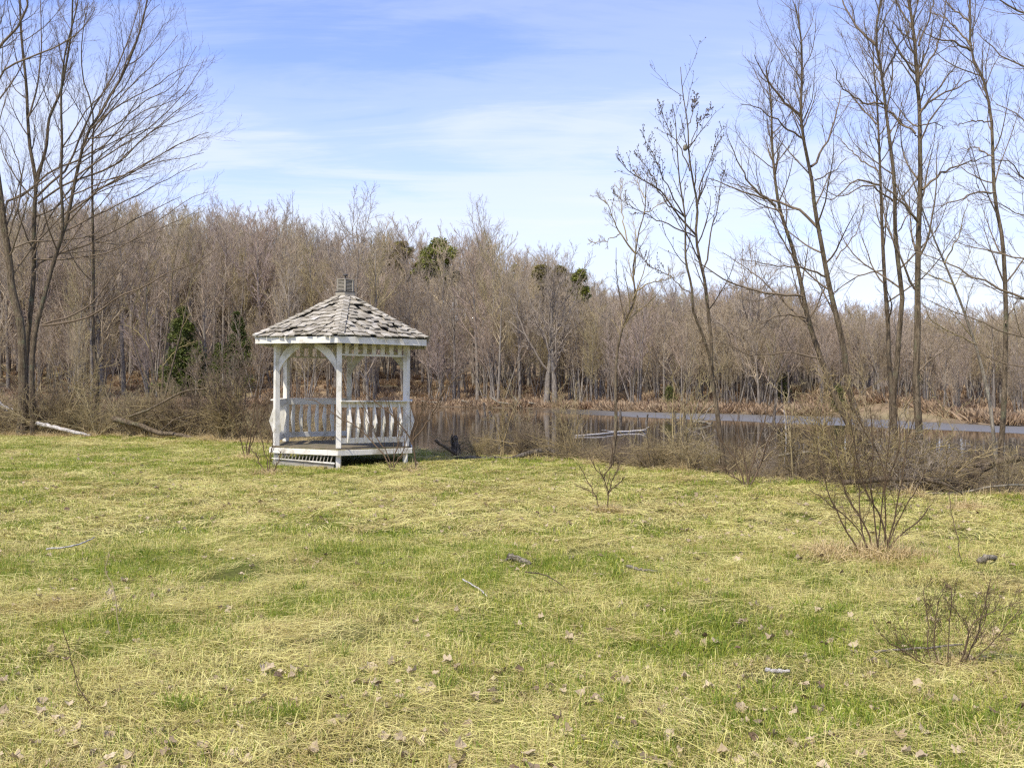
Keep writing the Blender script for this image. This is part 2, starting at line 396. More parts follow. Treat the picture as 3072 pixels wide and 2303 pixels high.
nt_.links.new(h2, bp2.inputs['Height']); nt_.links.new(math_n(nt_, 'MULTIPLY', rip, 0.10), bp2.inputs['Strength']); nt_.links.new(bp.outputs[0], bp2.inputs['Normal'])
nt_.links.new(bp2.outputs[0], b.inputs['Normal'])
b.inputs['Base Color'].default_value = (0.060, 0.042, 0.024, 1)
nt_.links.new(mixc(nt_, rip, (0.060, 0.045, 0.026), (0.12, 0.11, 0.09)), b.inputs['Base Color'])  # reflected sky painted in: base colour made paler across the ripple band
nt_.links.new(math_n(nt_, 'ADD', math_n(nt_, 'MULTIPLY', rip, 0.95), 1.333), b.inputs['IOR'])  # index raised above water's in the ripple band to brighten its sky reflection
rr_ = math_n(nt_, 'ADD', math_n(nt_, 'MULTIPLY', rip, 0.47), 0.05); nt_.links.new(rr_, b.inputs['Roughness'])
WZ = -0.5
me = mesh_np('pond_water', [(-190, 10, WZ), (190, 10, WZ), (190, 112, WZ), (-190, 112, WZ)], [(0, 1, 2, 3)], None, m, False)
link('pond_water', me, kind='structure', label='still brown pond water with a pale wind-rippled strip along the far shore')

# ------------------------------------------------------------------ gazebo
GC = np.array([-3.41, 20.0]); GR = 1.466; RE = 1.89
ANG = [radians(a) for a in (-84.3, -24.3, 35.7, 95.7, 155.7, -144.3)]   # front, right, back right, back, back left, front left
gz = empty('gazebo', (GC[0], GC[1], 0), 'weathered white six-sided gazebo with cracked shingle roof and small louvred cupola, at the pond edge', 'gazebo', rot=(0, radians(0.55), radians(0)))
def hv(i, r, z): a = ANG[i % 6]; return np.array([r * cos(a), r * sin(a), z])
DT, DB = 0.445, 0.31           # deck top and bottom of its rim board
# deck boards (run along the front left side), clipped to the hexagon
e = nrm(hv(0, 1, 0) - hv(5, 1, 0)); nn = np.array([-e[1], e[0], 0])
RD = GR + 0.07; ap = RD * cos(pi / 6)
k = 0
for q in np.arange(-ap + 0.005, ap - 0.01, 0.142):
    a0, a1 = q, min(q + 0.136, ap - 0.004)
    w0 = RD - abs(a0) * math.tan(pi / 6); w1 = RD - abs(a1) * math.tan(pi / 6)
    jit = 0.004 * (k % 3)
    pts = [nn * a0 - e * w0, nn * a0 + e * w0, nn * a1 + e * w1, nn * a1 - e * w1]
    pts = [p * 0.996 + np.array([0, 0, DT - 0.03 - jit * 0.5]) for p in pts]
    mb = MB().prism(pts, (0, 0, 0.028)); link('deck_board', mb.mesh('deck_board', M['deck']), gz); k += 1
def side(i, r, z0, z1, t, shrink=0.0, rin=None):
    """upright board on side i (vertex i to i+1) of a hexagon of radius r"""
    a, b_ = hv(i, r, z0), hv(i + 1, r, z0); ri = r - t / cos(pi / 6)
    c, d = hv(i + 1, ri, z0), hv(i, ri, z0)
    ee = nrm(b_ - a)
    return MB().prism([a + ee * shrink, b_ - ee * shrink, c - ee * shrink, d + ee * shrink], (0, 0, z1 - z0))
for i in range(6):
    link('rim_board', side(i, RD + 0.055, DB, DT - 0.035, 0.035, 0.001).mesh('rim_board', M['paint_side'], 0.003), gz)
# footing: piers, grey skirting under the front left side, torn lattice strip
for i in range(6):
    p = hv(i, GR - 0.03, 0)
    link('pier', MB().box((p[0], p[1], 0.12), (0.09, 0.09, 0.38)).mesh('pier', M['paint_side'], 0.004), gz)
a, b_ = hv(5, RD - 0.02, 0), hv(0, RD - 0.02, 0); ee = nrm(b_ - a); nn_ = np.array([ee[1], -ee[0], 0])
for (t0, t1, h0, h1) in ((0.0, 0.48, 0.0, 0.17), (0.485, 0.93, 0.0, 0.15)):
    pts = [a + (b_ - a) * t0 + np.array([0, 0, -0.05]), a + (b_ - a) * t1 + np.array([0, 0, -0.05]), a + (b_ - a) * t1 + np.array([0, 0, h1]), a + (b_ - a) * t0 + np.array([0, 0, h0 + 0.17])]
    link('skirting_board', MB().prism(pts, -nn_ * 0.03).mesh('skirting_board', M['greywood'], 0.003), gz)
lat = link('lattice_strip', MB().prism([a + nn_ * 0.02 + np.array([0, 0, 0.200]), b_ + nn_ * 0.02 - ee * 0.06 + np.array([0, 0, 0.150]), b_ + nn_ * 0.02 - ee * 0.06 + np.array([0, 0, 0.178]), a + nn_ * 0.02 + np.array([0, 0, 0.215])], nn_ * 0.012).mesh('lattice_strip', M['paint_side']), gz)
mb = MB()
L = np.linalg.norm(b_ - a); nt2 = 17
for k in range(nt2):
    x = a + ee * (0.06 + k * (L - 0.14) / nt2) + nn_ * 0.022; z = 0.212 - 0.036 * k / nt2
    w = (L - 0.14) / nt2
    mb.prism([x + np.array([0, 0, z]), x + ee * w * 0.22 + np.array([0, 0, z]), x + ee * w * (0.6 + 0.3 * rnd.random()) + np.array([0, 0, 0.305]), x + ee * w * 0.40 + np.array([0, 0, 0.305])], nn_ * 0.008)
link('torn_lattice', mb.mesh('torn_lattice', M['greywood']), lat)
# posts
PZ1 = 2.44
for i in range(6):
    p = hv(i, GR, 0); rad = nrm(p); tan = np.array([-rad[1], rad[0], 0])
    rot = np.array([tan, rad, [0, 0, 1]])
    # posts stand square to the deck sides
    lo = DT - 0.002
    link('post', MB().box((p[0] * 0.985, p[1] * 0.985, (lo + PZ1) / 2), (0.098, 0.098, PZ1 - lo), rot).mesh('post', M['paint'], 0.005), gz)
def bay(i, inset=0.05):
    a, b_ = hv(i, GR * 0.985, 0), hv(i + 1, GR * 0.985, 0); e_ = nrm(b_ - a); n_ = np.array([e_[1], -e_[0], 0])
    return a + e_ * inset, b_ - e_ * inset, e_, n_
RAILED = [0, 1, 3, 4]
for i in RAILED:
    a, b_, e_, n_ = bay(i); Lb = np.linalg.norm(b_ - a)
    rl = bpy.data.objects.new('railing', None); C.objects.link(rl); rl.parent = gz; rl.empty_display_size = 0.1
    ax = np.array([e_, n_, [0, 0, 1]]); mid = (a + b_) / 2
    link('top_rail', MB().box(mid + np.array([0, 0, DT + 0.815]) - n_ * 0.01, (Lb - 0.002, 0.036, 0.10), ax).mesh('top_rail', M['paint'], 0.003), rl)
    link('cap_board', MB().box(mid + np.array([0, 0, DT + 0.882]) + n_ * 0.045, (Lb + (0.10 if i in (0, 1) else 0.06), 0.15, 0.028), ax).mesh('cap_board', M['paint_side'], 0.004), rl)
    link('bottom_rail', MB().box(mid + np.array([0, 0, DT + 0.135]) - n_ * 0.01, (Lb - 0.002, 0.036, 0.105), ax).mesh('bottom_rail', M['paint'], 0.003), rl)
    nb = 7
    for k in range(nb):
        t = (k + 0.75) / (nb + 0.5); c0 = a + (b_ - a) * t - e_ * 0.019 + n_ * 0.012
        zj = rnd.uniform(-0.01, 0.01); z0 = DT + 0.10; z1 = DT + 0.865; zm = DT + 0.47 + zj; rr = 0.125 + rnd.uniform(-0.01, 0.01)
        P = lambda r_, z_: c0 + n_ * r_ + np.array([0, 0, z_])
        # two bent staves leave a slit in the middle
        mb = MB()
        rr += 0.025
        mb.prism([P(0, z0), P(0.03, z0), P(0.078, zm), P(0.03, z1), P(0, z1)], e_ * 0.034)
        mb.prism([P(0.032, z0), P(rr, zm), P(0.032, z1), P(0.036, z1 - 0.16), P(0.094, zm), P(0.036, z0 + 0.16)], e_ * 0.031)
        link('baluster', mb.mesh('baluster', M['paint']), rl)
for i in (0, 1, 3, 4):
    a, b_, e_, n_ = bay(i, 0.04); Lb = np.linalg.norm(b_ - a); ax = np.array([e_, n_, [0, 0, 1]]); mid = (a + b_) / 2
    fr = bpy.data.objects.new('frieze', None); C.objects.link(fr); fr.parent = gz; fr.empty_display_size = 0.1
    link('frieze_rail', MB().box(mid + np.array([0, 0, 2.205]), (Lb, 0.04, 0.036), ax).mesh('frieze_rail', M['paint'], 0.002), fr)
    for k in range(7):
        t = (k + 0.6) / 7.2
        link('frieze_slat', MB().box(a + (b_ - a) * t + np.array([0, 0, 2.322]), (0.085, 0.022, 0.194), ax).mesh('frieze_slat', M['paint']), fr)
for i in range(6):
    a, b_, e_, n_ = bay(i, 0.02); Lb = np.linalg.norm(b_ - a); ax = np.array([e_, n_, [0, 0, 1]])
    link('eave_beam', MB().box((a + b_) / 2 + np.array([0, 0, 2.455]), (Lb, 0.05, 0.068), ax).mesh('eave_beam', M['paint']), gz)
for i in (5, 2):          # curved braces in the two open bays
    a, b_, e_, n_ = bay(i, 0.05)
    for o, d in ((a, e_), (b_, -e_)):
        top, bot, wd = 2.42, 1.93, 0.50
        outl = []
        K = 7
        for q in range(K + 1):       # outer edge, hugging the corner
            t = q / K; x = 0.005 + wd * (t ** 1.8); z = bot + 0.06 + (top - bot - 0.06) * (1 - (1 - t) ** 1.8)
            outl.append(o + d * x + np.array([0, 0, min(z, top)]))
        inner = []
        for q in range(K + 1):
            t = q / K; x = 0.005 + (wd + 0.0) * (t ** 1.25); z = bot - 0.06 + (top - bot - 0.02) * (1 - (1 - t) ** 1.25)
            inner.append(o + d * x + np.array([0, 0, z]))
        mb = MB()
        for q in range(K):
            mb.prism([outl[q], outl[q + 1], inner[q + 1], inner[q]], n_ * 0.036)
        mb.V = [v - n_ * 0.018 for v in mb.V]
        link('brace', mb.mesh('brace', M['paint']), gz)
# roof
ZE, ZT, RT = 2.535, 3.385, 0.19      # top of eave, foot of cupola, radius there
mb = MB()
for i in range(6): mb.prism([hv(i, RE - 0.03, ZE - 0.035), hv(i + 1, RE - 0.03, ZE - 0.035), hv(i + 1, RT, ZT - 0.045), hv(i, RT, ZT - 0.045)], (0, 0, -0.03))
roof = link('roof', mb.mesh('roof', M['felt']), gz)
for i in range(6):
    link('fascia', side(i, RE, 2.405, ZE - 0.004, 0.03, 0.0015).mesh('fascia', M['paint_side'], 0.003), gz)
    # rafter on each hip
    mb = MB(); p0, p1 = hv(i, RE - 0.08, ZE - 0.11), hv(i, 0.2, ZT - 0.11); tn = np.array([-sin(ANG[i]), cos(ANG[i]), 0]) * 0.019
    mb.prism([p0 - tn, p1 - tn, p1 - tn + np.array([0, 0, 0.05]), p0 - tn + np.array([0, 0, 0.05])], tn * 2)
    link('rafter', mb.mesh('rafter', M['paint']), gz)
def roof_pt(i, s, t):
    """side i, s across 0..1, t up 0..1; slightly hollow slope"""
    r = RE + 0.02 + (RT - RE - 0.02) * t; z = ZE + (ZT - ZE) * (t + 0.07 * (t * t - t))
    return hv(i, r, z) * (1 - s) + hv(i + 1, r, z) * s
NC = 11; rest = MB()
def shingle(mb, o, ux, uy, uz, w, l, th, skew, split):
    # tapered shake: thick butt below, thin above; local x across, y up slope
    b = len(mb.V)
    x0, x1 = -w / 2, w / 2
    for (x, y, z) in ((x0, 0, 0), (x1, skew, 0), (x1 * 0.99, l, 0), (x0 * 0.99, l, 0), (x0, 0.002, th), (x1, skew + 0.002, th * 0.9), (x1 * 0.99, l, 0.004), (x0 * 0.99, l, 0.004)):
        mb.V.append(np.array([x, y, z], float))
    for f in ((0, 3, 2, 1), (4, 5, 6, 7), (0, 1, 5, 4), (1, 2, 6, 5), (2, 3, 7, 6), (3, 0, 4, 7)): mb.F.append([b + q for q in f])
from mathutils import Matrix
sh_cache = []; shn = 0
for kk in range(14):
    mb = MB(); shingle(mb, 0, 0, 0, 0, 1.0, 1.0, 1.0, rnd.uniform(-0.10, 0.10), 0)
    me_ = mb.mesh('shingle', M['shake']); sh_cache.append(me_)
for i in (0, 5, 4, 1, 2, 3):
    for c in range(NC):
        t0 = c / NC; t1 = (c + 1) / NC
        r = RE + (RT - RE) * t0; Lr = r
        s = 0.0
        while s < 1.0 - 1e-3:
            w = rnd.uniform(0.08, 0.20) / Lr
            if 1 - s - w < 0.07 / Lr: w = 1 - s
            sm = s + w / 2; tj = t0 + rnd.uniform(-0.018, 0.012)
            o = roof_pt(i, sm, tj); up = roof_pt(i, sm, tj + 0.12) ; ac = roof_pt(i, min(sm + 0.02, 1), tj) - roof_pt(i, sm - 0.02, tj)
            X = nrm(ac); Y = nrm((up - o) - X * np.dot(up - o, X)); Z = np.cross(X, Y)
            if Z[2] < 0: Z = -Z
            yaw = rnd.gauss(0, 0.035); lift = max(0, rnd.gauss(0.010, 0.014)); drop = 0; ok = True
            if rnd.random() < 0.16: yaw = rnd.gauss(0, 0.17); lift += 0.022; drop = rnd.uniform(-0.03, 0.06)
            if rnd.random() < 0.055 and c > 0: ok = False
            if i == 0 and 0.30 < sm < 0.50 and 3 <= c <= 5 and rnd.random() < 0.45: ok = False
            if i == 0 and 0.55 < sm < 0.95 and 1 <= c <= 3: yaw += rnd.gauss(-0.15, 0.12); lift += rnd.uniform(0, 0.03)
            if i == 5 and 0.2 < sm < 0.8 and 1 <= c <= 4: yaw += rnd.gauss(0, 0.10); lift += rnd.uniform(0, 0.025)
            lng = (1.0 / NC) * 1.95 * 1.55
            if ok:
                X2 = X * cos(yaw) + Y * sin(yaw); Y2 = -X * sin(yaw) + Y * cos(yaw)
                pt = -0.06 - lift                     # butt rides up on the course below
                Y3 = Y2 * cos(pt) + Z * sin(pt); Z3 = -Y2 * sin(pt) + Z * cos(pt)
                org = o + Z * (0.012 + lift * 0.75) - Y * drop
                sx = w * Lr * 0.955; th = rnd.uniform(0.015, 0.027)
                mat_ = Matrix((( X2[0]*sx, Y3[0]*lng, Z3[0]*th, org[0]), (X2[1]*sx, Y3[1]*lng, Z3[1]*th, org[1]), (X2[2]*sx, Y3[2]*lng, Z3[2]*th, org[2]), (0, 0, 0, 1)))
                if i in (0, 5) or (i in (4, 1) and shn < 295):
                    q = bpy.data.objects.new('shingle', rnd.choice(sh_cache)); C.objects.link(q); q.parent = roof; q.matrix_local = mat_; shn += 1
                else:
                    b = len(rest.V); src = rnd.choice(sh_cache)
                    for v_ in src.vertices: rest.V.append(np.array(mat_ @ v_.co))
                    for f in src.polygons: rest.F.append([b + x for x in f.vertices])
            s += w
    # ridge caps along the hip at vertex i
for i in range(6):
    for c in range(NC + 1):
        t = c / (NC + 1)
        for sgn in (1, -1):
            sd_i = i if sgn == 1 else i - 1
            sl = 0.0 if sgn == 1 else 1.0
            r = RE + (RT - RE) * t; dw = 0.055 / r
            o = roof_pt(sd_i, sl + sgn * dw * 0.9, t + rnd.uniform(-0.01, 0.01)); up = roof_pt(sd_i, sl + sgn * 0.055 / (RE + (RT - RE) * min(t + 0.1, 0.97)) * 0.9, t + 0.1)
            Y = nrm(up - o); ac = nrm(roof_pt(sd_i, 0.6, t) - roof_pt(sd_i, 0.4, t)); Z = nrm(np.cross(ac, Y)); Z = Z if Z[2] > 0 else -Z
            X = np.cross(Y, Z); yaw = rnd.gauss(0, 0.03); org = o + Z * 0.045; sx, lng, th = 0.115, 0.24, 0.018
            pt = -0.05; X2 = X * cos(yaw) + Y * sin(yaw); Y2 = -X * sin(yaw) + Y * cos(yaw); Y3 = Y2 * cos(pt) + Z * sin(pt); Z3 = -Y2 * sin(pt) + Z * cos(pt)
            mat_ = Matrix(((X2[0]*sx, Y3[0]*lng, Z3[0]*th, org[0]), (X2[1]*sx, Y3[1]*lng, Z3[1]*th, org[1]), (X2[2]*sx, Y3[2]*lng, Z3[2]*th, org[2]), (0, 0, 0, 1)))
            if i in (0, 1, 5):
                q = bpy.data.objects.new('ridge_shingle', rnd.choice(sh_cache)); C.objects.link(q); q.parent = roof; q.matrix_local = mat_
            else:
                b = len(rest.V); src = rnd.choice(sh_cache)
                for v_ in src.vertices: rest.V.append(np.array(mat_ @ v_.co))
                for f in src.polygons: rest.F.append([b + x for x in f.vertices])
link('far_side_shingles', rest.mesh('far_side_shingles', M['shake']), gz, kind='stuff')
# cupola
cu = bpy.data.objects.new('cupola', None); C.objects.link(cu); cu.parent = gz
RC, RB = 0.218, 0.175
for i in range(6):
    link('cupola_base_board', side(i, RC, ZT - 0.05, ZT + 0.115, 0.02, 0.0008).mesh('cupola_base_board', M['cup_wood'], 0.002), cu)
link('cupola_flashing', MB().prism([hv(i, RC + 0.012, ZT + 0.117) for i in range(6)], (0, 0, 0.01)).mesh('cupola_flashing', M['cap']), cu)
for i in range(6):
    p = hv(i, RB, 0); rad = nrm(p); tan = np.array([-rad[1], rad[0], 0])
    link('corner_stile', MB().box((p[0], p[1], ZT + 0.245), (0.030, 0.024, 0.235), np.array([tan, rad, [0, 0, 1]])).mesh('corner_stile', M['cup_wood']), cu)
    a, b_ = hv(i, RB * 0.97, 0), hv(i + 1, RB * 0.97, 0); e_ = nrm(b_ - a); n_ = np.array([e_[1], -e_[0], 0])
    for k in range(8):
        zz = ZT + 0.150 + k * 0.0275
        o = (a + b_) / 2 + np.array([0, 0, zz]); th = radians(35)
        ax = np.array([e_, n_ * cos(th) - np.array([0, 0, 1]) * sin(th), n_ * sin(th) + np.array([0, 0, 1]) * cos(th)])
        link('louvre_slat', MB().box(o, (np.linalg.norm(b_ - a) - 0.024, 0.03, 0.006), ax).mesh('louvre_slat', M['cup_wood']), cu)
link('cupola_core', MB().prism([hv(i, RB * 0.8, ZT + 0.13) for i in range(6)], (0, 0, 0.22)).mesh('cupola_core', M['felt']), cu)
link('cupola_lid', MB().prism([hv(i, RB + 0.02, ZT + 0.362) for i in range(6)], (0, 0, 0.014)).mesh('cupola_lid', M['cup_wood']), cu)
fin = Tubes(); zz = np.array([0.376, 0.395, 0.41, 0.445, 0.452, 0.472, 0.488, 0.496]) + ZT
fin.add(np.stack([np.zeros(8) , np.zeros(8), zz], 1), np.array([0.03, 0.028, 0.016, 0.016, 0.045, 0.05, 0.03, 0.004]), 10)
link('finial', fin.mesh('finial', M['cap']), cu)

# ------------------------------------------------------------------ trees near the pond, traced from the place
TR, LR = 0.64, 0.58
def near_tree(name, label, Y0, stems, limbs=(), bk='bark_tan', tw='twig_brown', style='poplar', group=None, cat='tree', dens=1.0, seed=0, buds=False, base_z=None):
    """stems / limbs: (points in photo pixels, radius at foot px, radius at tip px, depth drift)"""
    g = np.random.default_rng(100 + seed)
    st, lb = [], []
    for (pts, r0, r1, dr) in stems:
        n = len(pts); P = [W(x, y, Y0 + dr * k / max(n - 1, 1)) for k, (x, y) in enumerate(pts)]
        st.append(resample(P, TR * r0 / FD * Y0, TR * r1 / FD * Y0, 26, 0.0))
    for (pts, r0, r1, dr) in limbs:
        n = len(pts); P = [W(x, y, Y0 + dr * k / max(n - 1, 1)) for k, (x, y) in enumerate(pts)]
        lb.append(resample(P, LR * r0 / FD * Y0, LR * r1 / FD * Y0, 14, 0.012))
    P0 = st[0][0][0].copy(); gz0 = float(ground_z(P0[0], P0[1]))
    for k, (P, R) in enumerate(st):      # let the foot reach the ground
        if P[0, 2] < gz0 + 1.2 and k == 0:
            P[0, 2] = gz0 - 0.15
            R[0] *= 1.45; R[1] *= 1.15
    org = np.array([P0[0], P0[1], gz0])
    root = empty(name, org, label, cat, group)
    tb = Tubes()
    for P, R in st: tb.add(P - org, R * 0.88, 10)
    link('trunk', tb.mesh('trunk', M[bk]), root)
    cr = Tubes()
    for P, R in lb: cr.add(P - org, R, 6)
    SP = np.stack([p for p, r in st]); SR = np.stack([r for p, r in st])
    if style == 'poplar':
        a = spawn(SP, SR, int(14 * dens), 0.34, 0.97, 44, 0.18, 0.40, 9, 0.13, 0.10, 0.35, 2.2, 0.005, 0.2, rg=g, angv=12, rmax=0.022)
        cr.add(*a, 5)
        src = [a]
        if lb: src.append((np.stack([resample(p, 1, 1, 9)[0] for p, r in lb]), np.stack([np.linspace(r[0], r[-1], 9) for p, r in lb])))
        PP = np.concatenate([s_[0] for s_ in src]); RR = np.concatenate([s_[1] for s_ in src])
        b1 = spawn(PP, RR, 8, 0.2, 1.0, 38, 0.45, 0.5, 7, 0.10, 0.12, 0.4, 1.2, 0.0026, 0.35, rg=g); cr.add(*b1, 3)
        b2 = spawn(b1[0], b1[1], 6, 0.15, 1.0, 36, 0.5, 0.55, 5, 0.08, 0.12, 0.4, 0.6, 0.0019, 0.5, rg=g); cr.add(*b2, 3)
        top = spawn(SP[:, -9:], SR[:, -9:], int(16 * dens), 0.1, 1.0, 36, 0.35, 0.5, 8, 0.14, 0.10, 0.3, 1.5, 0.004, 0.3, rg=g); cr.add(*top, 4)
        t2 = spawn(top[0], top[1], 7, 0.15, 1.0, 34, 0.45, 0.6, 6, 0.10, 0.11, 0.3, 0.7, 0.0022, 0.4, rg=g); cr.add(*t2, 3)
        t3 = spawn(t2[0], t2[1], 4, 0.2, 1.0, 34, 0.55, 0.7, 4, 0.06, 0.12, 0.3, 0.35, 0.0018, 0.5, rg=g); cr.add(*t3, 3)
        tips = t2
    elif style == 'maple':
        a = spawn(SP, SR, int(12 * dens), 0.32, 0.98, 48, 0.22, 0.40, 12, 0.12, 0.07, 0.3, 3.4, 0.007, 0.15, rg=g, angv=10, rmax=0.03); cr.add(*a, 5)
        PP, RR = a
        if lb:
            PP = np.concatenate([PP, np.stack([resample(p, 1, 1, 12)[0] for p, r in lb])]); RR = np.concatenate([RR, np.stack([np.linspace(r[0], r[-1], 12) for p, r in lb])])
        b1 = spawn(PP, RR, 8, 0.15, 0.98, 28, 0.42, 0.5, 9, 0.07, 0.07, 0.45, 2.2, 0.0040, 0.25, rg=g); cr.add(*b1, 4)
        b2 = spawn(b1[0], b1[1], 7, 0.15, 1.0, 30, 0.45, 0.6, 6, 0.05, 0.09, 0.4, 1.0, 0.0028, 0.4, rg=g); cr.add(*b2, 3)
        b3 = spawn(b2[0], b2[1], 3, 0.2, 1.0, 32, 0.45, 0.7, 4, 0.03, 0.1, 0.4, 0.4, 0.0023, 0.5, rg=g); cr.add(*b3, 3)
        tips = b2
    else:   # budded young tree
        PP, RR = SP, SR
        if lb:
            PP = np.stack([resample(p, 1, 1, 14)[0] for p, r in lb] + [resample(p, 1, 1, 14)[0] for p, r in st]); RR = np.stack([np.linspace(r[0], r[-1], 14) for p, r in lb] + [np.linspace(r[0], r[-1], 14) for p, r in st])
        a = spawn(PP, RR, int(12 * dens), 0.40, 0.99, 36, 0.22, 0.5, 7, 0.10, 0.08, 0.5, 1.3, 0.004, 0.3, rg=g, rmax=0.013); cr.add(*a, 4)
        b1 = spawn(a[0], a[1], 5, 0.15, 1.0, 34, 0.40, 0.6, 5, 0.06, 0.09, 0.4, 0.5, 0.003, 0.5, rg=g); cr.add(*b1, 3)
        tips = a if buds else b1
        if not buds:
            b2 = spawn(b1[0], b1[1], 4, 0.2, 1.0, 34, 0.6, 0.7, 4, 0.04, 0.1, 0.4, 0.4, 0.0025, 0.5, rg=g); cr.add(*b2, 3)
    for q in range(len(cr.V)):
        if q >= len(lb): cr.V[q] = cr.V[q] - org
    link('crown', cr.mesh('crown', M[tw]), root)
    if buds:
        bt = Tubes(); Pb = np.concatenate([tips[0].reshape(-1, 3), b1[0][:, 1:].reshape(-1, 3)]); K = int(len(Pb) * 0.24); Pb = Pb[g.choice(len(Pb), K, False)]
        d = nrm(g.normal(0, 0.6, (K, 3)) + np.array([0, 0, 0.8])) * g.uniform(0.009, 0.019, (K, 1))
        o = Pb + g.normal(0, 0.006, (K, 3))
        BP = np.stack([o, o + d * 0.6, o + d * 1.6, o + d * 2], 1); BR = np.tile([0.002, 0.0075, 0.0065, 0.001], (K, 1))
        bt.add(BP - org, BR, 4); link('buds', bt.mesh('buds', M['twig_dark']), root, kind='stuff')
    return root

# ---- right bank
near_tree('poplar_tree', 'left one of the two tall trunks tilting left at the right bank', 17.2,
    [([(1872, 1020), (1850, 950), (1823, 898), (1794, 832), (1773, 774), (1745, 687), (1728, 601), (1715, 547), (1683, 446), (1672, 368), (1667, 290), (1666, 219), (1655, 150)], 13, 2.5, 0.6)],
    [([(1735, 640), (1650, 632), (1560, 600), (1500, 560), (1545, 590), (1540, 585)][:4], 5, 1.5, -0.5),
     ([(1693, 469), (1656, 430), (1610, 405), (1570, 395)], 4, 1, 0.5), ([(1676, 446), (1620, 400), (1590, 340), (1570, 290)], 5, 1, -0.4),
     ([(1740, 687), (1690, 680), (1640, 700), (1590, 720)], 4, 1, -0.6), ([(1745, 700), (1700, 660), (1640, 600), (1560, 545)], 4, 1, 0.4),
     ([(1773, 774), (1700, 760), (1620, 768), (1560, 740), (1500, 745)], 3.5, 1, -0.5)], 'bark_tan', 'twig_brown', seed=1)
near_tree('poplar_tree', 'right one of the two tall trunks tilting left at the right bank', 17.0,
    [([(1900, 1035), (1868, 947), (1848, 890), (1830, 823), (1824, 762), (1806, 679), (1793, 626), (1773, 520), (1760, 450), (1752, 379), (1740, 325), (1730, 254), (1732, 176), (1730, 78), (1717, 10)], 14, 2.5, -0.5)],
    [([(1773, 500), (1720, 450), (1650, 430), (1570, 400), (1530, 385)], 6, 1.5, 0.6), ([(1730, 254), (1700, 225), (1656, 170), (1630, 120)], 6, 1.5, -0.5),
     ([(1735, 300), (1690, 270), (1640, 235), (1600, 225)], 4, 1, -0.8), ([(1752, 360), (1790, 300), (1810, 230), (1822, 170)], 5, 1, 0.8),
     ([(1790, 600), (1740, 580), (1680, 575), (1600, 560)], 4, 1, -0.7), ([(1760, 390), (1800, 370), (1830, 340)], 3, 1, 0.5),
     ([(1806, 560), (1850, 500), (1870, 440)], 2.5, 1, 0.5)], 'bark_tan', 'twig_brown', seed=2)
near_tree('poplar_tree', 'straight brown trunk just left of the slender crossing one in the right cluster', 17.6,
    [([(1925, 1030), (1926, 900), (1926, 840), (1920, 774), (1918, 700), (1912, 620), (1906, 508), (1902, 391), (1898, 293), (1894, 215), (1887, 149), (1886, 90)], 11.5, 2, 0.3)],
    [([(1910, 584), (1850, 600), (1790, 640), (1750, 665)], 3, 1, -0.5), ([(1900, 400), (1850, 390), (1800, 430), (1760, 425)], 4, 1, -0.5),
     ([(1896, 270), (1850, 220), (1825, 180)], 3.5, 1, 0.5), ([(1897, 370), (1840, 330), (1800, 290)], 3.5, 1, 0.7)], seed=3)
near_tree('poplar_tree', 'slender trunk crossing close in front of the straight brown one in the right cluster', 16.6,
    [([(1935, 1045), (1934, 947), (1930, 865), (1938, 782), (1942, 720), (1949, 638), (1942, 584), (1934, 508), (1932, 391), (1922, 305), (1912, 227), (1906, 168), (1893, 98), (1895, 39), (1906, -10), (1912, -80)], 12, 3, -0.4)],
    [([(1934, 440), (1880, 400), (1810, 425), (1775, 400)], 4, 1, -0.6), ([(1908, 225), (1860, 220), (1820, 190), (1795, 130)], 4, 1, -0.5),
     ([(1893, 100), (1850, 60), (1822, 10), (1815, -40)], 5, 1.5, 0.4), ([(1906, 170), (1930, 120), (1960, 70), (1985, 0)], 4, 1.5, 0.5),
     ([(1915, 240), (1980, 290), (1985, 300)], 3, 1.5, 0.5), ([(1940, 500), (1975, 440), (2000, 380)], 2.5, 1, 0.5)], seed=4)
near_tree('poplar_tree', 'thickest straight trunk of the right cluster, rising clear of the bank thicket', 16.3,
    [([(1986, 1060), (1984, 906), (1978, 830), (1980, 782), (1982, 700), (1982, 641), (1984, 508), (1988, 391), (1987, 300), (1986, 235), (1980, 156), (1977, 98), (1969, 39), (1963, -5), (1958, -90)], 15.5, 4, 0.2)],
    [([(1988, 240), (2030, 205), (2075, 185), (2110, 168)], 5, 1.5, 0.6), ([(1985, 250), (2020, 200), (2060, 150), (2080, 110)], 4, 1, -0.6),
     ([(1988, 165), (2020, 110), (2035, 60), (2045, 0)], 4.5, 1.5, 0.4), ([(1978, 160), (1940, 110), (1915, 60), (1900, 40)], 4.5, 1.5, -0.5),
     ([(1992, 410), (2040, 370), (2100, 350), (2140, 335)], 5, 1.5, 0.5), ([(1978, 290), (1930, 250), (1890, 228), (1830, 220)], 4.5, 1, 0.6),
     ([(1984, 480), (1950, 440), (1905, 400), (1880, 375)], 5, 1, -0.7), ([(1968, 60), (1940, 10), (1920, -40)], 4, 1.5, 0.3),
     ([(1984, 270), (2030, 270), (2040, 278)], 3, 1, 0.3), ([(1984, 100), (2010, 30), (2020, -30)], 4, 1.5, 0.4), ([(1986, 800), (2020, 770), (2080, 740), (2130, 750)], 3, 1, -0.4)], 'bark_tan', 'twig_brown', seed=5)
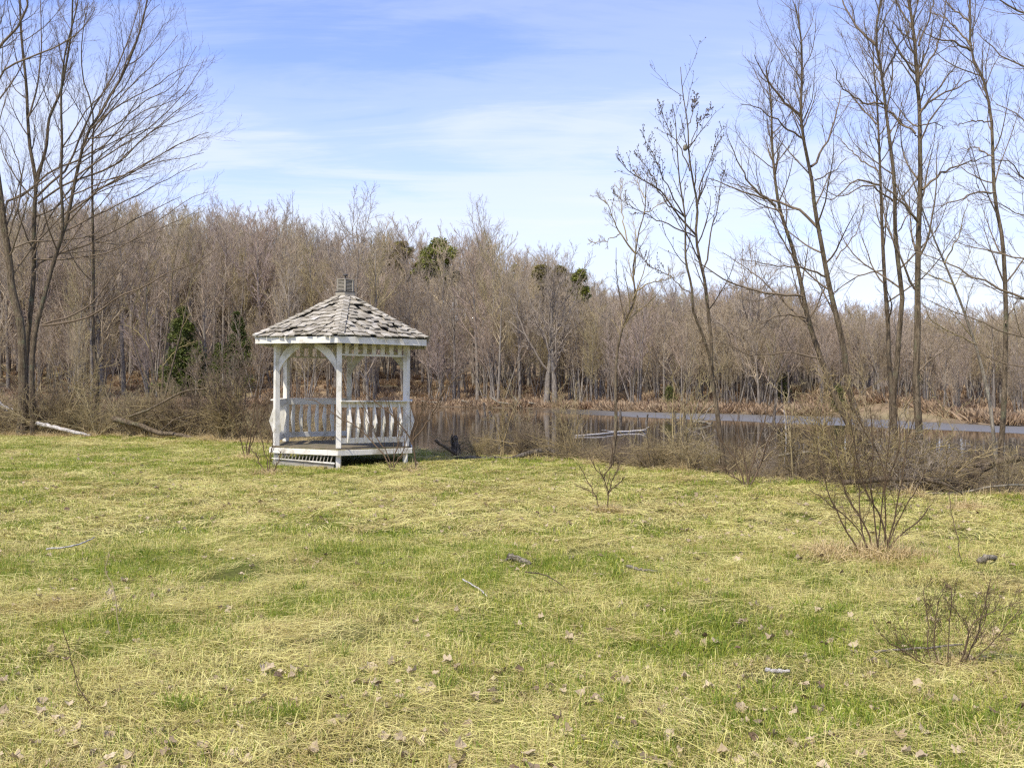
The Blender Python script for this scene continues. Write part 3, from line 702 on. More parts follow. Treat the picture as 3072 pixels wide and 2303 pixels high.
near_tree('poplar_tree', 'tall bowed trunk by the right edge, straight below and bending left near its top', 15.6,
    [([(2162, 1075), (2161, 988), (2167, 906), (2171, 782), (2173, 679), (2172, 641), (2164, 508), (2149, 430), (2145, 352), (2141, 254), (2125, 176), (2098, 117), (2096, 39), (2094, -20), (2090, -100)], 11.5, 3, 0.3)],
    [([(2096, 110), (2060, 90), (2010, 80), (1985, 62)], 4.5, 1, -0.5), ([(2098, 100), (2065, 60), (2030, 35), (2000, 25)], 4, 1, 0.4),
     ([(2095, 50), (2060, 20), (2035, 0)], 4, 1.5, 0.3), ([(2141, 262), (2100, 262), (2060, 270)], 3, 1, -0.4), ([(2149, 415), (2100, 420), (2050, 440), (2000, 450)], 4, 1, -0.5),
     ([(2146, 340), (2110, 320), (2070, 325)], 3.5, 1, 0.5), ([(2172, 700), (2190, 660), (2212, 630)], 3, 1, 0.5)], seed=6)
near_tree('leaning_tree', 'thin greyish trunk slanting up to the left beside the bowed tree at the right edge', 17.0,
    [([(2156, 1060), (2146, 940), (2138, 870), (2124, 807), (2105, 740), (2083, 675), (2060, 615), (2031, 547), (1996, 461), (1975, 400), (1960, 350)], 8.5, 1.5, 0.8)],
    [([(2060, 615), (2000, 590), (1960, 560)], 3, 1, 0.5), ([(2040, 570), (2070, 510), (2090, 440)], 3, 1, 0.4), ([(2110, 745), (2060, 720), (2010, 690), (1990, 640)], 3, 1, -0.4)], 'bark_grey', 'twig_brush', seed=7, dens=0.7)
near_tree('overhanging_tree', 'tree standing just past the right edge whose drooping fine branches reach into the picture', 13.5,
    [([(2420, 1130), (2400, 900), (2380, 650), (2370, 400), (2380, 150), (2400, -100)], 16, 5, 0)],
    [([(2372, 420), (2300, 380), (2240, 300), (2200, 250), (2150, 225)], 5, 1.5, 0.5), ([(2372, 500), (2300, 460), (2230, 400), (2180, 350), (2140, 345)], 5, 1.5, -0.8),
     ([(2375, 250), (2300, 200), (2230, 150), (2170, 125), (2110, 70)], 5, 1.5, 0.5), ([(2372, 150), (2280, 80), (2212, 28), (2160, 5), (2120, -5)], 6, 2, -0.5),
     ([(2380, 700), (2290, 690), (2200, 640), (2110, 600), (2030, 560), (1980, 545)], 7, 1.5, 0.5), ([(2385, 640), (2290, 600), (2212, 560), (2120, 540), (2060, 520)], 5, 1.5, 1.0),
     ([(2390, 760), (2280, 740), (2200, 725), (2100, 690), (2010, 650)], 4.5, 1.2, -0.6), ([(2390, 800), (2300, 800), (2200, 790), (2120, 770), (2050, 735)], 4, 1, 0.4),
     ([(2375, 560), (2300, 500), (2212, 470), (2160, 440), (2110, 430)], 4, 1, -0.3)], 'bark_tan', 'twig_brown', style='maple', seed=8, dens=0.5)
# ---- centre right
near_tree('budding_tree', 'budding young tree with forked slender trunk and a wasp nest high up', 17.0,
    [([(1566, 1035), (1563, 1009), (1557, 951), (1546, 869), (1537, 804), (1536, 739), (1528, 657), (1521, 600), (1511, 560), (1503, 508), (1507, 449), (1497, 391), (1488, 332), (1486, 273), (1474, 195), (1470, 145)], 10, 1.2, 0.4),
     ([(1540, 800), (1530, 760), (1511, 706), (1498, 674), (1494, 620), (1482, 567), (1480, 469), (1468, 391), (1462, 312), (1458, 254), (1452, 225)], 6, 1.2, -0.7)],
    [([(1503, 508), (1460, 460), (1430, 415), (1396, 392), (1355, 370), (1332, 340)], 4, 1, -0.5), ([(1505, 449), (1515, 391), (1537, 340), (1560, 273)], 3, 0.8, 0.5),
     ([(1521, 600), (1531, 530), (1548, 450), (1568, 352)], 3.5, 0.8, 0.6), ([(1501, 512), (1435, 480), (1370, 450), (1325, 422)], 3, 0.8, 0.4),
     ([(1480, 469), (1450, 420), (1425, 370), (1400, 310), (1390, 290)], 3, 0.8, -0.4), ([(1490, 370), (1470, 320), (1440, 270), (1425, 225)], 2.5, 0.8, 0.4),
     ([(1486, 273), (1495, 250), (1503, 205)], 2, 0.8, 0.3), ([(1488, 315), (1510, 270), (1535, 235)], 2, 0.8, 0.3),
     ([(1497, 640), (1450, 600), (1400, 570), (1380, 540)], 2.5, 0.8, 0.6), ([(1480, 470), (1440, 440), (1410, 380), (1372, 330)], 3, 0.8, 0.2)],
    'bark_tan', 'twig_dark', style='young', seed=9, buds=True)
near_tree('young_tree', 'crooked young tree with a one-sided branching top, between the gazebo and the budding tree', 18.5,
    [([(1318, 1020), (1330, 930), (1330, 830), (1333, 760), (1347, 700), (1372, 645), (1367, 586), (1374, 539), (1380, 500), (1392, 461), (1396, 391), (1400, 370)], 7.5, 1.2, 0.3)],
    [([(1374, 629), (1400, 612), (1440, 605), (1462, 596)], 3, 0.8, 0.5), ([(1372, 547), (1333, 492), (1310, 441), (1288, 422)], 3.5, 0.8, -0.4),
     ([(1340, 505), (1310, 520), (1275, 525)], 2, 0.7, 0.3), ([(1355, 520), (1345, 470), (1340, 410), (1345, 395)], 2.5, 0.7, 0.5),
     ([(1392, 461), (1430, 440), (1450, 430)], 2, 0.7, 0.3), ([(1395, 430), (1380, 400), (1372, 360)], 2, 0.7, 0.3)],
    'bark_tan', 'twig_brush', style='young', seed=10, dens=1.2)
near_tree('dead_sapling', 'bare dead stem leaning against the crooked young tree', 18.4,
    [([(1350, 690), (1343, 660), (1339, 641), (1331, 578), (1331, 535)], 2.6, 0.8, 0.1)], [], 'bark_dark', 'twig_dark', style='young', seed=11, dens=0.2)
nest = W(1480, 319, 17.05); tb = Tubes(); zz = np.array([-0.06, -0.05, -0.02, 0.02, 0.045, 0.055]) ; tb.add(np.stack([zz * 0, zz * 0, zz], 1), [0.006, 0.03, 0.042, 0.036, 0.02, 0.004], 9)
link('wasp_nest', tb.mesh('wasp_nest', M['bark_grey']), None, nest, label='small grey paper wasp nest hanging high in the budding tree', category='nest')
# ---- left bank
near_tree('maple_tree', 'thickest grey trunk at the left edge of the picture', 30.5,
    [([(50, 925), (49, 800), (45, 700), (26, 626), (20, 565), (10, 499), (0, 420), (-12, 330), (-25, 220), (-35, 100), (-45, -60)], 17, 6, 0)],
    [([(-15, 300), (0, 164), (15, 146), (55, 128), (91, 115), (137, 94), (170, 70), (200, 30)], 5, 1.5, -1), ([(-28, 160), (0, 100), (40, 58), (56, 20), (62, -20)], 6, 3, -0.5),
     ([(12, 500), (15, 435), (50, 420), (78, 398), (110, 370), (170, 345), (240, 300), (300, 210)], 5, 1.5, 0.8), ([(15, 540), (60, 525), (120, 520), (200, 508), (260, 470)], 3.5, 1, 0.7),
     ([(14, 520), (40, 440), (45, 370), (20, 300), (0, 270)], 4, 1, -0.5), ([(24, 600), (50, 560), (100, 500), (170, 440), (250, 400), (330, 380)], 4, 1, 1.0)],
    'bark_tan', 'twig_brown', style='maple', seed=20, dens=1.1)
near_tree('maple_tree', 'forked dark maple trunk second from the left edge, splitting into two leaders', 31.0,
    [([(61, 930), (55, 808), (61, 717), (68, 656), (73, 595), (73, 504), (75, 450), (78, 395), (65, 319), (60, 258), (58, 198), (46, 76), (43, 0), (42, -80)], 11, 3, 0.4),
     ([(78, 400), (90, 355), (100, 319), (106, 258), (131, 198), (146, 122), (155, 61), (157, 0), (160, -60)], 6, 2.5, -0.6)],
    [([(80, 425), (110, 395), (128, 383), (188, 258), (249, 152), (283, 73), (298, 18), (310, -30)], 4.5, 1.2, 0.8), ([(74, 590), (82, 571), (109, 556), (182, 531), (231, 507), (304, 468), (390, 425)], 4, 1, 1.2),
     ([(60, 258), (78, 200), (90, 110), (88, 0)], 3.5, 1.5, 0.5), ([(82, 440), (150, 395), (220, 370), (258, 350), (304, 304), (380, 243), (426, 205)], 4, 1, -1.2),
     ([(70, 560), (100, 480), (160, 400), (240, 320), (330, 245), (400, 185)], 3.5, 1, 1.5), ([(73, 560), (130, 560), (240, 545), (320, 495), (410, 430), (450, 415)], 3, 0.8, -1)],
    'bark_dark', 'twig_brown', style='maple', seed=21, dens=1.2)
near_tree('maple_tree', 'leaning maple trunk third from the left edge, its long limbs sweeping up to the right', 30.2,
    [([(73, 930), (70, 778), (79, 702), (94, 647), (112, 580), (131, 519), (146, 474), (158, 410), (173, 344), (188, 289), (213, 252), (236, 210), (258, 176), (283, 122), (305, 60), (320, -10), (330, -60)], 10, 2.5, 0.8),
     ([(131, 525), (135, 499), (132, 395), (134, 304), (132, 213), (140, 120), (165, 20), (175, -40)], 6, 2, -0.5)],
    [([(91, 702), (152, 683), (198, 656), (243, 595), (274, 559), (300, 500)], 4, 1, 0.8), ([(91, 704), (198, 683), (258, 638), (319, 616), (365, 589), (420, 570), (480, 530)], 4, 1, -1),
     ([(140, 500), (213, 462), (304, 419), (380, 377), (426, 353)], 3, 0.8, 0.8), ([(150, 460), (230, 400), (334, 343), (395, 307), (450, 286)], 3.5, 0.8, -0.8),
     ([(165, 380), (240, 330), (330, 270), (400, 200), (432, 150), (440, 130)], 3, 0.8, 0.8), ([(180, 320), (230, 250), (290, 180), (340, 130), (385, 75)], 3, 0.8, 0.6),
     ([(195, 280), (260, 225), (330, 190), (390, 150), (412, 140)], 3, 0.8, -0.6), ([(213, 252), (250, 190), (275, 130), (300, 75), (320, 30), (345, 10)], 3, 0.8, 0.5),
     ([(158, 420), (260, 380), (340, 350), (400, 340), (440, 330)], 2.6, 0.8, 0.4), ([(132, 390), (190, 340), (260, 300), (320, 280), (400, 260), (440, 240)], 2.8, 0.8, 1.2),
     ([(185, 300), (250, 290), (310, 240), (380, 215), (420, 195)], 2.6, 0.8, 1.0), ([(134, 320), (180, 250), (240, 180), (290, 100), (300, 50)], 2.8, 0.8, -1.0)],
    'bark_dark', 'twig_brown', style='maple', seed=22, dens=1.2)
near_tree('maple_tree', 'single upright lichen-flecked pole trunk, fourth from the left edge', 31.5,
    [([(207, 950), (210, 808), (202, 747), (201, 686), (202, 595), (201, 504), (199, 395), (199, 330), (202, 258), (195, 215), (182, 182), (176, 100), (185, 30)], 7.5, 1.5, 0.3)],
    [([(199, 378), (215, 372), (258, 350), (304, 304), (360, 262), (426, 210)], 3.2, 0.8, 0.9), ([(198, 413), (258, 389), (334, 343), (395, 307), (452, 286)], 3, 0.8, -0.9),
     ([(203, 280), (240, 220), (275, 180), (300, 120), (315, 80)], 3, 0.8, 0.5), ([(203, 520), (250, 530), (330, 500), (400, 470), (440, 445)], 2.2, 0.7, 0.5), ([(200, 300), (250, 270), (320, 215), (370, 190), (425, 100)], 2.6, 0.7, -0.5)],
    'bark_dark', 'twig_brown', style='maple', seed=23, dens=0.9)
near_tree('moss_stemmed_tree', 'multi-stemmed yellow-mossy tree in front of the left dark cedar', 40.0,
    [([(350, 880), (352, 800), (358, 740), (370, 650), (372, 600), (385, 520)], 4.5, 1.2, 0.5), ([(348, 880), (330, 790), (320, 720), (315, 640), (340, 560)], 4, 1, -0.5),
     ([(350, 880), (375, 780), (395, 700), (415, 600), (455, 510)], 3.5, 1, 0.3), ([(346, 880), (310, 800), (285, 700), (300, 620), (345, 510)], 3.5, 1, 0.4)],
    [([(352, 790), (390, 750), (430, 735)], 2, 0.7, 0.3), ([(330, 760), (300, 720), (270, 700)], 2, 0.7, 0.3)], 'bark_tan', 'twig_brush', style='young', seed=24, dens=0.7)
near_tree('dead_pole', 'bare broken grey pole between the two dark cedars', 60.0,
    [([(482, 850), (481, 790), (479, 735)], 2.6, 1.6, 0.1)], [], 'bark_grey', 'twig_grey', style='young', seed=25, dens=0.1)

# ------------------------------------------------------------------ the bare wood across the pond
def far_proto(kind, seed):
    """unit trees, 10 m high; returns trunk mesh and crown mesh"""
    g = np.random.default_rng(500 + seed); tk = Tubes(); cr = Tubes()
    if kind == 'tall':       # forest grown, crown in the upper half
        n = 14; z = np.linspace(-0.3, 10, n); w = np.cumsum(g.normal(0, 0.05, (n, 2)), 0) * np.linspace(0, 1, n)[:, None]
        P = np.concatenate([w, z[:, None]], 1)[None]; R = (0.165 * (1 - 0.9 * np.linspace(0, 1, n)))[None]
        tk.add(P, R, 6)
        a = spawn(P, R, 21, 0.42, 0.99, 42, 0.31, 0.5, 8, 0.10, 0.10, 0.45, 3.6, 0.02, 0.25, rg=g); cr.add(*a, 4)
        b = spawn(a[0], a[1], 7, 0.2, 1.0, 32, 0.42, 0.6, 5, 0.13, 0.10, 0.4, 1.5, 0.012, 0.5, rg=g); cr.add(*b, 3)
        c = spawn(b[0], b[1], 6, 0.15, 1.0, 32, 0.50, 0.75, 4, 0.10, 0.10, 0.4, 0.8, 0.0085, 0.6, rg=g); cr.add(*c, 3)
        d = spawn(c[0][::2], c[1][::2], 3, 0.2, 1.0, 32, 0.6, 0.8, 3, 0.08, 0.10, 0.3, 0.5, 0.0065, 0.7, rg=g); cr.add(*d, 3)
    elif kind == 'broad':    # old spreading tree
        n = 12; z = np.linspace(-0.3, 7.5, n); w = np.cumsum(g.normal(0, 0.09, (n, 2)), 0) * np.linspace(0, 1, n)[:, None]
        P = np.concatenate([w, z[:, None]], 1)[None]; R = (0.24 * (1 - 0.8 * np.linspace(0, 1, n)))[None]
        tk.add(P, R, 7)
        a = spawn(P, R, 13, 0.32, 1.0, 44, 0.62, 0.5, 10, 0.10, 0.12, 0.35, 6, 0.03, 0.2, rg=g); cr.add(*a, 5)
        b = spawn(a[0], a[1], 9, 0.2, 1.0, 38, 0.36, 0.6, 6, 0.08, 0.13, 0.4, 1.8, 0.014, 0.4, rg=g); cr.add(*b, 3)
        c = spawn(b[0], b[1], 6, 0.15, 1.0, 36, 0.50, 0.75, 4, 0.07, 0.12, 0.4, 0.8, 0.008, 0.6, rg=g); cr.add(*c, 3)
        d = spawn(c[0], c[1], 2, 0.2, 1.0, 36, 0.6, 0.8, 3, 0.05, 0.12, 0.3, 0.4, 0.006, 0.7, rg=g); cr.add(*d, 3)
    else:                    # thicket of young growth, several stems from the foot
        S = 5; n = 9; t = np.linspace(0, 1, n)[None, :, None]
        d0 = g.normal(0, 0.13, (S, 1, 2)); base = g.normal(0, 0.25, (S, 1, 2)); H = g.uniform(6.5, 10, (S, 1, 1))
        P = np.concatenate([base + d0 * t * H + np.cumsum(g.normal(0, 0.07, (S, n, 2)), 1) * t, t * H - 0.2], 2); R = np.tile(0.065 * (1 - 0.85 * np.linspace(0, 1, n)), (S, 1))
        tk.add(P, R, 5)
        a = spawn(P, R, 15, 0.34, 0.98, 34, 0.26, 0.5, 6, 0.13, 0.11, 0.4, 2.4, 0.014, 0.35, rg=g); cr.add(*a, 3)
        b = spawn(a[0], a[1], 6, 0.15, 1.0, 32, 0.45, 0.7, 4, 0.12, 0.12, 0.4, 1.2, 0.009, 0.5, rg=g); cr.add(*b, 3)
        c = spawn(b[0], b[1], 4, 0.15, 1.0, 32, 0.55, 0.8, 3, 0.1, 0.12, 0.4, 0.7, 0.0065, 0.7, rg=g); cr.add(*c, 3)
    return tk.mesh('trunk', M['bark_far']), cr.mesh('crown', M['twig_far'])
PT = {'tall': [far_proto('tall', k) for k in range(4)], 'broad': [far_proto('broad', 20 + k) for k in range(2)], 'young': [far_proto('young', 40 + k) for k in range(3)]}
SKYL = np.array([(-600, 420), (0, 440), (450, 452), (520, 455), (570, 480), (640, 468), (700, 520), (850, 508), (950, 528), (1050, 508), (1100, 560), (1200, 548), (1260, 596), (1320, 640), (1400, 640), (1500, 642), (1620, 630), (1700, 635), (1800, 660), (2000, 672), (2212, 665), (2800, 660)])
def sky_h(X, Y, gz_):
    px = X / Y * FD + CXD
    return CAM_Z + (CYD - np.interp(px, SKYL[:, 0], SKYL[:, 1])) / FD * Y - gz_
def far_tree(name, label, kind, X, Y, H, group=None, wide=1.0, crown_mat=None, k=None):
    z = float(ground_z(X, Y)); tm, cm = PT[kind][k if k is not None else rnd.randrange(len(PT[kind]))]
    r = empty(name, (X, Y, z - 0.05), label, 'tree', group, (rnd.gauss(0, 0.02), rnd.gauss(0, 0.02), rnd.uniform(0, 6.28)))
    s = H / 10; r.scale = (s * wide, s * wide, s)
    link('trunk', tm, r); c = link('crown', cm, r)
    if crown_mat: c.material_slots[0].link = 'OBJECT'; c.material_slots[0].material = M[crown_mat]
    return r
# individual trees that stand out
def at_far(dx, Y): return (dx - CXD) / FD * Y
def specials():
    L = [('broad', 1180, 88.5, 330, 1.0, 'left of two thick dark trunks close together at the far water edge', 'twig_grey'),
         ('broad', 1199, 88.0, 310, 1.0, 'right of two thick dark trunks close together at the far water edge', 'twig_grey'),
         ('broad', 1298, 86.5, 190, 0.8, 'lone slim dark tree at the far water edge, right of the thick close pair', None),
         ('broad', 1622, 76, 340, 1.15, 'pale grey far-shore tree with wide fan crown, right of the budding tree', 'twig_grey'),
         ('broad', 760, 150, 330, 0.9, 'wide open-crowned tree breaking the skyline just right of the gazebo cupola', 'twig_grey'),
         ('broad', 1053, 150, 318, 0.75, 'tall tree standing above the skyline right of the green pine', 'twig_grey'),
         ('broad', 515, 128, 350, 0.85, 'tall grey tree topping the skyline above the right dark cedar', 'twig_grey'),
         ('broad', 610, 128, 340, 0.85, 'tall grey tree topping the skyline above the left eave of the gazebo', 'twig_grey'),
         ('tall', 880, 120, 310, 1.0, 'slim tree on the far shore seen over the right end of the gazebo roof', None),
         ('broad', 795, 97, 200, 0.9, 'dark-trunked tree on the far shore seen through the gazebo, right of its front post', None),
         ('tall', 955, 112, 300, 0.9, 'pair-trunked tree rising below the green pine on the far shore', None),
         ('tall', 1450, 90, 255, 0.9, 'dense grey tree on the far shore directly left of the budding tree trunk', 'twig_grey')]
    for kind, dx, Y, hpx, wd, lab, cm in L:
        X = at_far(dx, Y); Y = max(Y, float(yf(X)) + 0.8)
        far_tree('bare_tree', lab, kind, at_far(dx, Y), Y, hpx / FD * Y, None, wd, cm)
specials()
CLEAR = [(396, 107, 50, 815), (513, 111, 34, 800), (472, 108, 32, 800), (946, 129, 62, 618), (865, 133, 40, 606), (1172, 105, 26, 626), (1213, 106, 24, 622), (1253, 104, 30, 650), (1112, 127, 18, 592), (1188, 90, 14, 860), (1622, 77, 12, 850), (1446, 81, 22, 860), (1812, 67, 28, 860)]
def place(kind, n, dmin, dmax, umin, umax, lab, grp, hmin, hmax, tries=40, top=(0.66, 0.99), near=1.1):
    pts = []
    t = 0
    while len(pts) < n and t < n * tries:
        t += 1
        u = rnd.uniform(umin, umax); d = dmin + (dmax - dmin) * rnd.random() ** near
        Y = 80.0
        for _ in range(6): Y = float(yf(u * Y)) + d
        X = u * Y; z = float(ground_z(X, Y)); px = u * FD + CXD
        if any((X - a) ** 2 + (Y - b) ** 2 < 1.6 for a, b in pts): continue
        H = sky_h(X, Y, z) * rnd.uniform(*top)
        bad = False
        for cx, cy_, cw, yb in CLEAR:
            if abs(px - cx) < cw and Y < cy_:
                lim = CAM_Z + (CYD - yb - rnd.uniform(-8, 8)) / FD * Y - z
                if lim < 2.5: bad = True
                H = min(H, lim); 
        if bad: continue
        if H < hmin:
            if d < 20 and H > 2.5: H = max(H, hmin * 0.8)
            else: continue
        H = min(H, hmax * rnd.uniform(0.8, 1.0)); pts.append((X, Y))
        yield X, Y, H
for X, Y, H in place('young', 80, 0.8, 16, -0.58, 0.58, '', '', 4.0, 10.5, near=0.9, top=(0.5, 0.85)):
    far_tree('young_tree', 'young bare tan tree in the front rank of the wood along the far shore', 'young', X, Y, H, 'young bare trees along the far shore', rnd.uniform(0.8, 1.2))
for X, Y, H in place('tall', 205, 3, 48, -0.58, 0.58, '', '', 6, 19, near=0.9):
    far_tree('bare_tree', 'tall bare grey-brown tree in the wood on the far hillside', rnd.choice(['tall', 'tall', 'tall', 'broad']), X, Y, H, 'bare trees of the wood on the far hillside', rnd.uniform(0.75, 1.1), rnd.choice([None, None, 'twig_grey']))

# denser growth behind the right half of the far shore
EXTRA = [(X, Y, H, k) for k, args in (('tall', (330, 5, 70, 0.08, 0.66)), ('young', (210, 3, 60, 0.06, 0.66))) for X, Y, H in place(k, *args, '', '', 3.2, 14, near=0.9, top=(0.6, 1.0))]
# the rest of the wood: one mass, instanced on points
def scatter(name, protos, P, rot, scl, idx, label, kind='stuff', cat=None):
    """P nx3, rot nx3 euler, scl nx3, idx n -> one object that draws the meshes at the points"""
    n = len(P); me = bpy.data.meshes.new(name); me.vertices.add(n); me.vertices.foreach_set('co', np.asarray(P, np.float32).ravel())
    for nm, tp, dat in (('rot', 'FLOAT_VECTOR', rot), ('scl', 'FLOAT_VECTOR', scl), ('idx', 'INT', idx)):
        a = me.attributes.new(nm, tp, 'POINT'); a.data.foreach_set('vector' if tp != 'INT' else 'value', np.asarray(dat, np.float32 if tp != 'INT' else np.int32).ravel())
    o = bpy.data.objects.new(name, me); C.objects.link(o)
    col = bpy.data.collections.new(name + '_pieces')
    for k, m_ in enumerate(protos):
        q = bpy.data.objects.new('%s_piece_%03d' % (name, k), m_); col.objects.link(q)
    ng = bpy.data.node_groups.new(name + '_scatter', 'GeometryNodeTree')
    ng.interface.new_socket('Geometry', in_out='INPUT', socket_type='NodeSocketGeometry'); ng.interface.new_socket('Geometry', in_out='OUTPUT', socket_type='NodeSocketGeometry')
    gi = ng.nodes.new('NodeGroupInput'); go = ng.nodes.new('NodeGroupOutput')
    mp = ng.nodes.new('GeometryNodeMeshToPoints'); ip = ng.nodes.new('GeometryNodeInstanceOnPoints')
    ci = ng.nodes.new('GeometryNodeCollectionInfo'); ci.inputs['Collection'].default_value = col; ci.inputs['Separate Children'].default_value = True; ci.inputs['Reset Children'].default_value = True
    def attr(nm, tp):
        a = ng.nodes.new('GeometryNodeInputNamedAttribute'); a.data_type = tp; a.inputs['Name'].default_value = nm; return a.outputs[0]
    e2r = ng.nodes.new('FunctionNodeEulerToRotation')
    lk = ng.links.new
    lk(gi.outputs[0], mp.inputs['Mesh']); lk(mp.outputs[0], ip.inputs['Points']); lk(ci.outputs[0], ip.inputs['Instance'])
    ip.inputs['Pick Instance'].default_value = True; lk(attr('idx', 'INT'), ip.inputs['Instance Index'])
    lk(attr('rot', 'FLOAT_VECTOR'), e2r.inputs[0]); lk(e2r.outputs[0], ip.inputs['Rotation']); lk(attr('scl', 'FLOAT_VECTOR'), ip.inputs['Scale'])
    lk(ip.outputs[0], go.inputs[0])
    md = o.modifiers.new('scatter', 'NODES'); md.node_group = ng
    tagp(o, label=label, kind=kind, category=cat)
    return o
def join_mesh(name, a, b):
    """one mesh of trunk and crown with two materials"""
    import bmesh
    bm = bmesh.new(); bm.from_mesh(a); n0 = len(bm.faces); bm.from_mesh(b)
    bm.faces.ensure_lookup_table()
    for f in bm.faces[n0:]: f.material_index = 1
    me = bpy.data.meshes.new(name); bm.to_mesh(me); bm.free()
    me.materials.append(a.materials[0]); me.materials.append(b.materials[0]); return me
WP = [join_mesh('wood_tree', *PT['tall'][k]) for k in range(4)] + [join_mesh('wood_tree', *PT['young'][k]) for k in range(3)]
P, Rr, Ss, Ix = [], [], [], []
for X, Y, H in place('tall', 820, 12, 105, -0.66, 0.66, '', '', 6.5, 20, near=0.8, top=(0.62, 0.97)):
    P.append((X, Y, float(ground_z(X, Y)) - 0.05)); Rr.append((rnd.gauss(0, .02), rnd.gauss(0, .02), rnd.uniform(0, 6.28))); s = H / 10; w = s * rnd.uniform(0.75, 1.05); Ss.append((w, w, s)); Ix.append(rnd.choice([0, 1, 2, 3, 0, 1, 2, 3, 4, 5, 6]))
for X, Y, H in place('young', 130, 2, 60, -0.66, 0.66, '', '', 3.5, 9.5, near=0.8, top=(0.4, 0.8)):
    P.append((X, Y, float(ground_z(X, Y)) - 0.05)); Rr.append((0, 0, rnd.uniform(0, 6.28))); s = H / 10; w = s * rnd.uniform(0.9, 1.4); Ss.append((w, w, s)); Ix.append(rnd.choice([4, 5, 6]))
for X, Y, H, kd in EXTRA:
    P.append((X, Y, float(ground_z(X, Y)) - 0.05)); Rr.append((rnd.gauss(0, .02), 0, rnd.uniform(0, 6.28))); s = H / 10; w = s * rnd.uniform(0.9, 1.4); Ss.append((w, w, s)); Ix.append(rnd.choice([0, 1, 2, 3] if kd == 'tall' else [4, 5, 6]))
scatter('woodland', WP, P, Rr, Ss, Ix, 'dense mass of bare brown and grey wood covering the far hillside')

# ------------------------------------------------------------------ evergreens
def sprays(centers, size, g, drop=0.3, up=None, wd=0.22):
    """leafy sprays: small bent triangles pairs around centres"""
    K = len(centers); d = nrm(g.normal(0, 1, (K, 3)) * np.array([1, 1, 0.55]) + (np.array([0, 0, -drop]) if up is None else up)); L = size * g.uniform(0.6, 1.3, (K, 1))
    s = nrm(np.cross(d, g.normal(0, 1, (K, 3)))) * L * wd
    a = centers; m_ = a + d * L * 0.5; t = a + d * L + np.array([0, 0, -1.0]) * L * 0.15
    V = np.stack([a, m_ + s, t, m_ - s], 1).reshape(-1, 3); Q = np.arange(K * 4).reshape(K, 4)
    return V, Q
def cedar(label, dx, Y, hpx, wpx, seed, name='cedar_tree', n=22000):
    g = np.random.default_rng(seed); X = at_far(dx, Y); z = float(ground_z(X, Y)); H = hpx / FD * Y; Rw = wpx / FD * Y / 2
    r = empty(name, (X, Y, z - 0.05), label, 'tree')
    tb = Tubes(); tb.add([(0, 0, 0), (0.05, 0, H * 0.5), (0, 0.03, H * 0.97)], [H * 0.016, H * 0.011, 0.01], 7); link('trunk', tb.mesh('trunk', M['bark_dark']), r)
    # boughs in tiers, foliage hanging from them
    nb = 150; t = g.random(nb) ** 1.15 * 0.88 + 0.10; az = g.random(nb) * 6.28
    Rp = Rw * (1 - t) ** 0.72 * (0.75 + 0.5 * g.random(nb)) * (0.85 + 0.25 * np.sin(az * 2 + seed))
    base = np.stack([t * 0, t * 0, t * H], 1); dirv = np.stack([np.cos(az), np.sin(az), g.uniform(-0.25, 0.25, nb)], 1)
    tip = base + dirv * Rp[:, None]
    bt = Tubes(); bt.add(np.stack([base, (base + tip) / 2 + np.array([0, 0, 0.1]), tip], 1), np.tile([0.035, 0.02, 0.006], (nb, 1)), 4); link('boughs', bt.mesh('boughs', M['bark_dark']), r)
    bi = g.integers(0, nb, n); f = g.random(n) ** 0.55
    cen = base[bi] + (tip - base)[bi] * f[:, None] + g.normal(0, 1, (n, 3)) * (0.10 + 0.11 * Rp[bi, None]) * np.array([1, 1, 0.8])
    V, Q = sprays(cen, 0.020 * H + 0.07, g)
    link('foliage', mesh_np('foliage', V, Q, None, M['cedar'], False), r)
    return r
cedar('large dark green conical cedar on the far left shore', 396, 106, 205, 105, 1)
cedar('narrow tall dark green cedar just left of the gazebo on the far shore', 513, 110, 175, 70, 2)
cedar('low spreading dark green cedar between the two taller ones on the far left shore', 472, 107, 120, 62, 3, n=8000)
cedar('small half-hidden dark green evergreen bush on the far shore, left of the budding tree foot', 1446, 80, 42, 44, 4, 'small_evergreen', 1800)
cedar('small half-hidden green evergreen on the far shore behind the leaning pair of trunks', 1812, 66, 60, 56, 5, 'small_evergreen', 2000)
cedar('faint yellowish-green young evergreen on the far shore beside the pale spreading tree', 1690, 74, 110, 40, 6, 'small_evergreen', 2200)
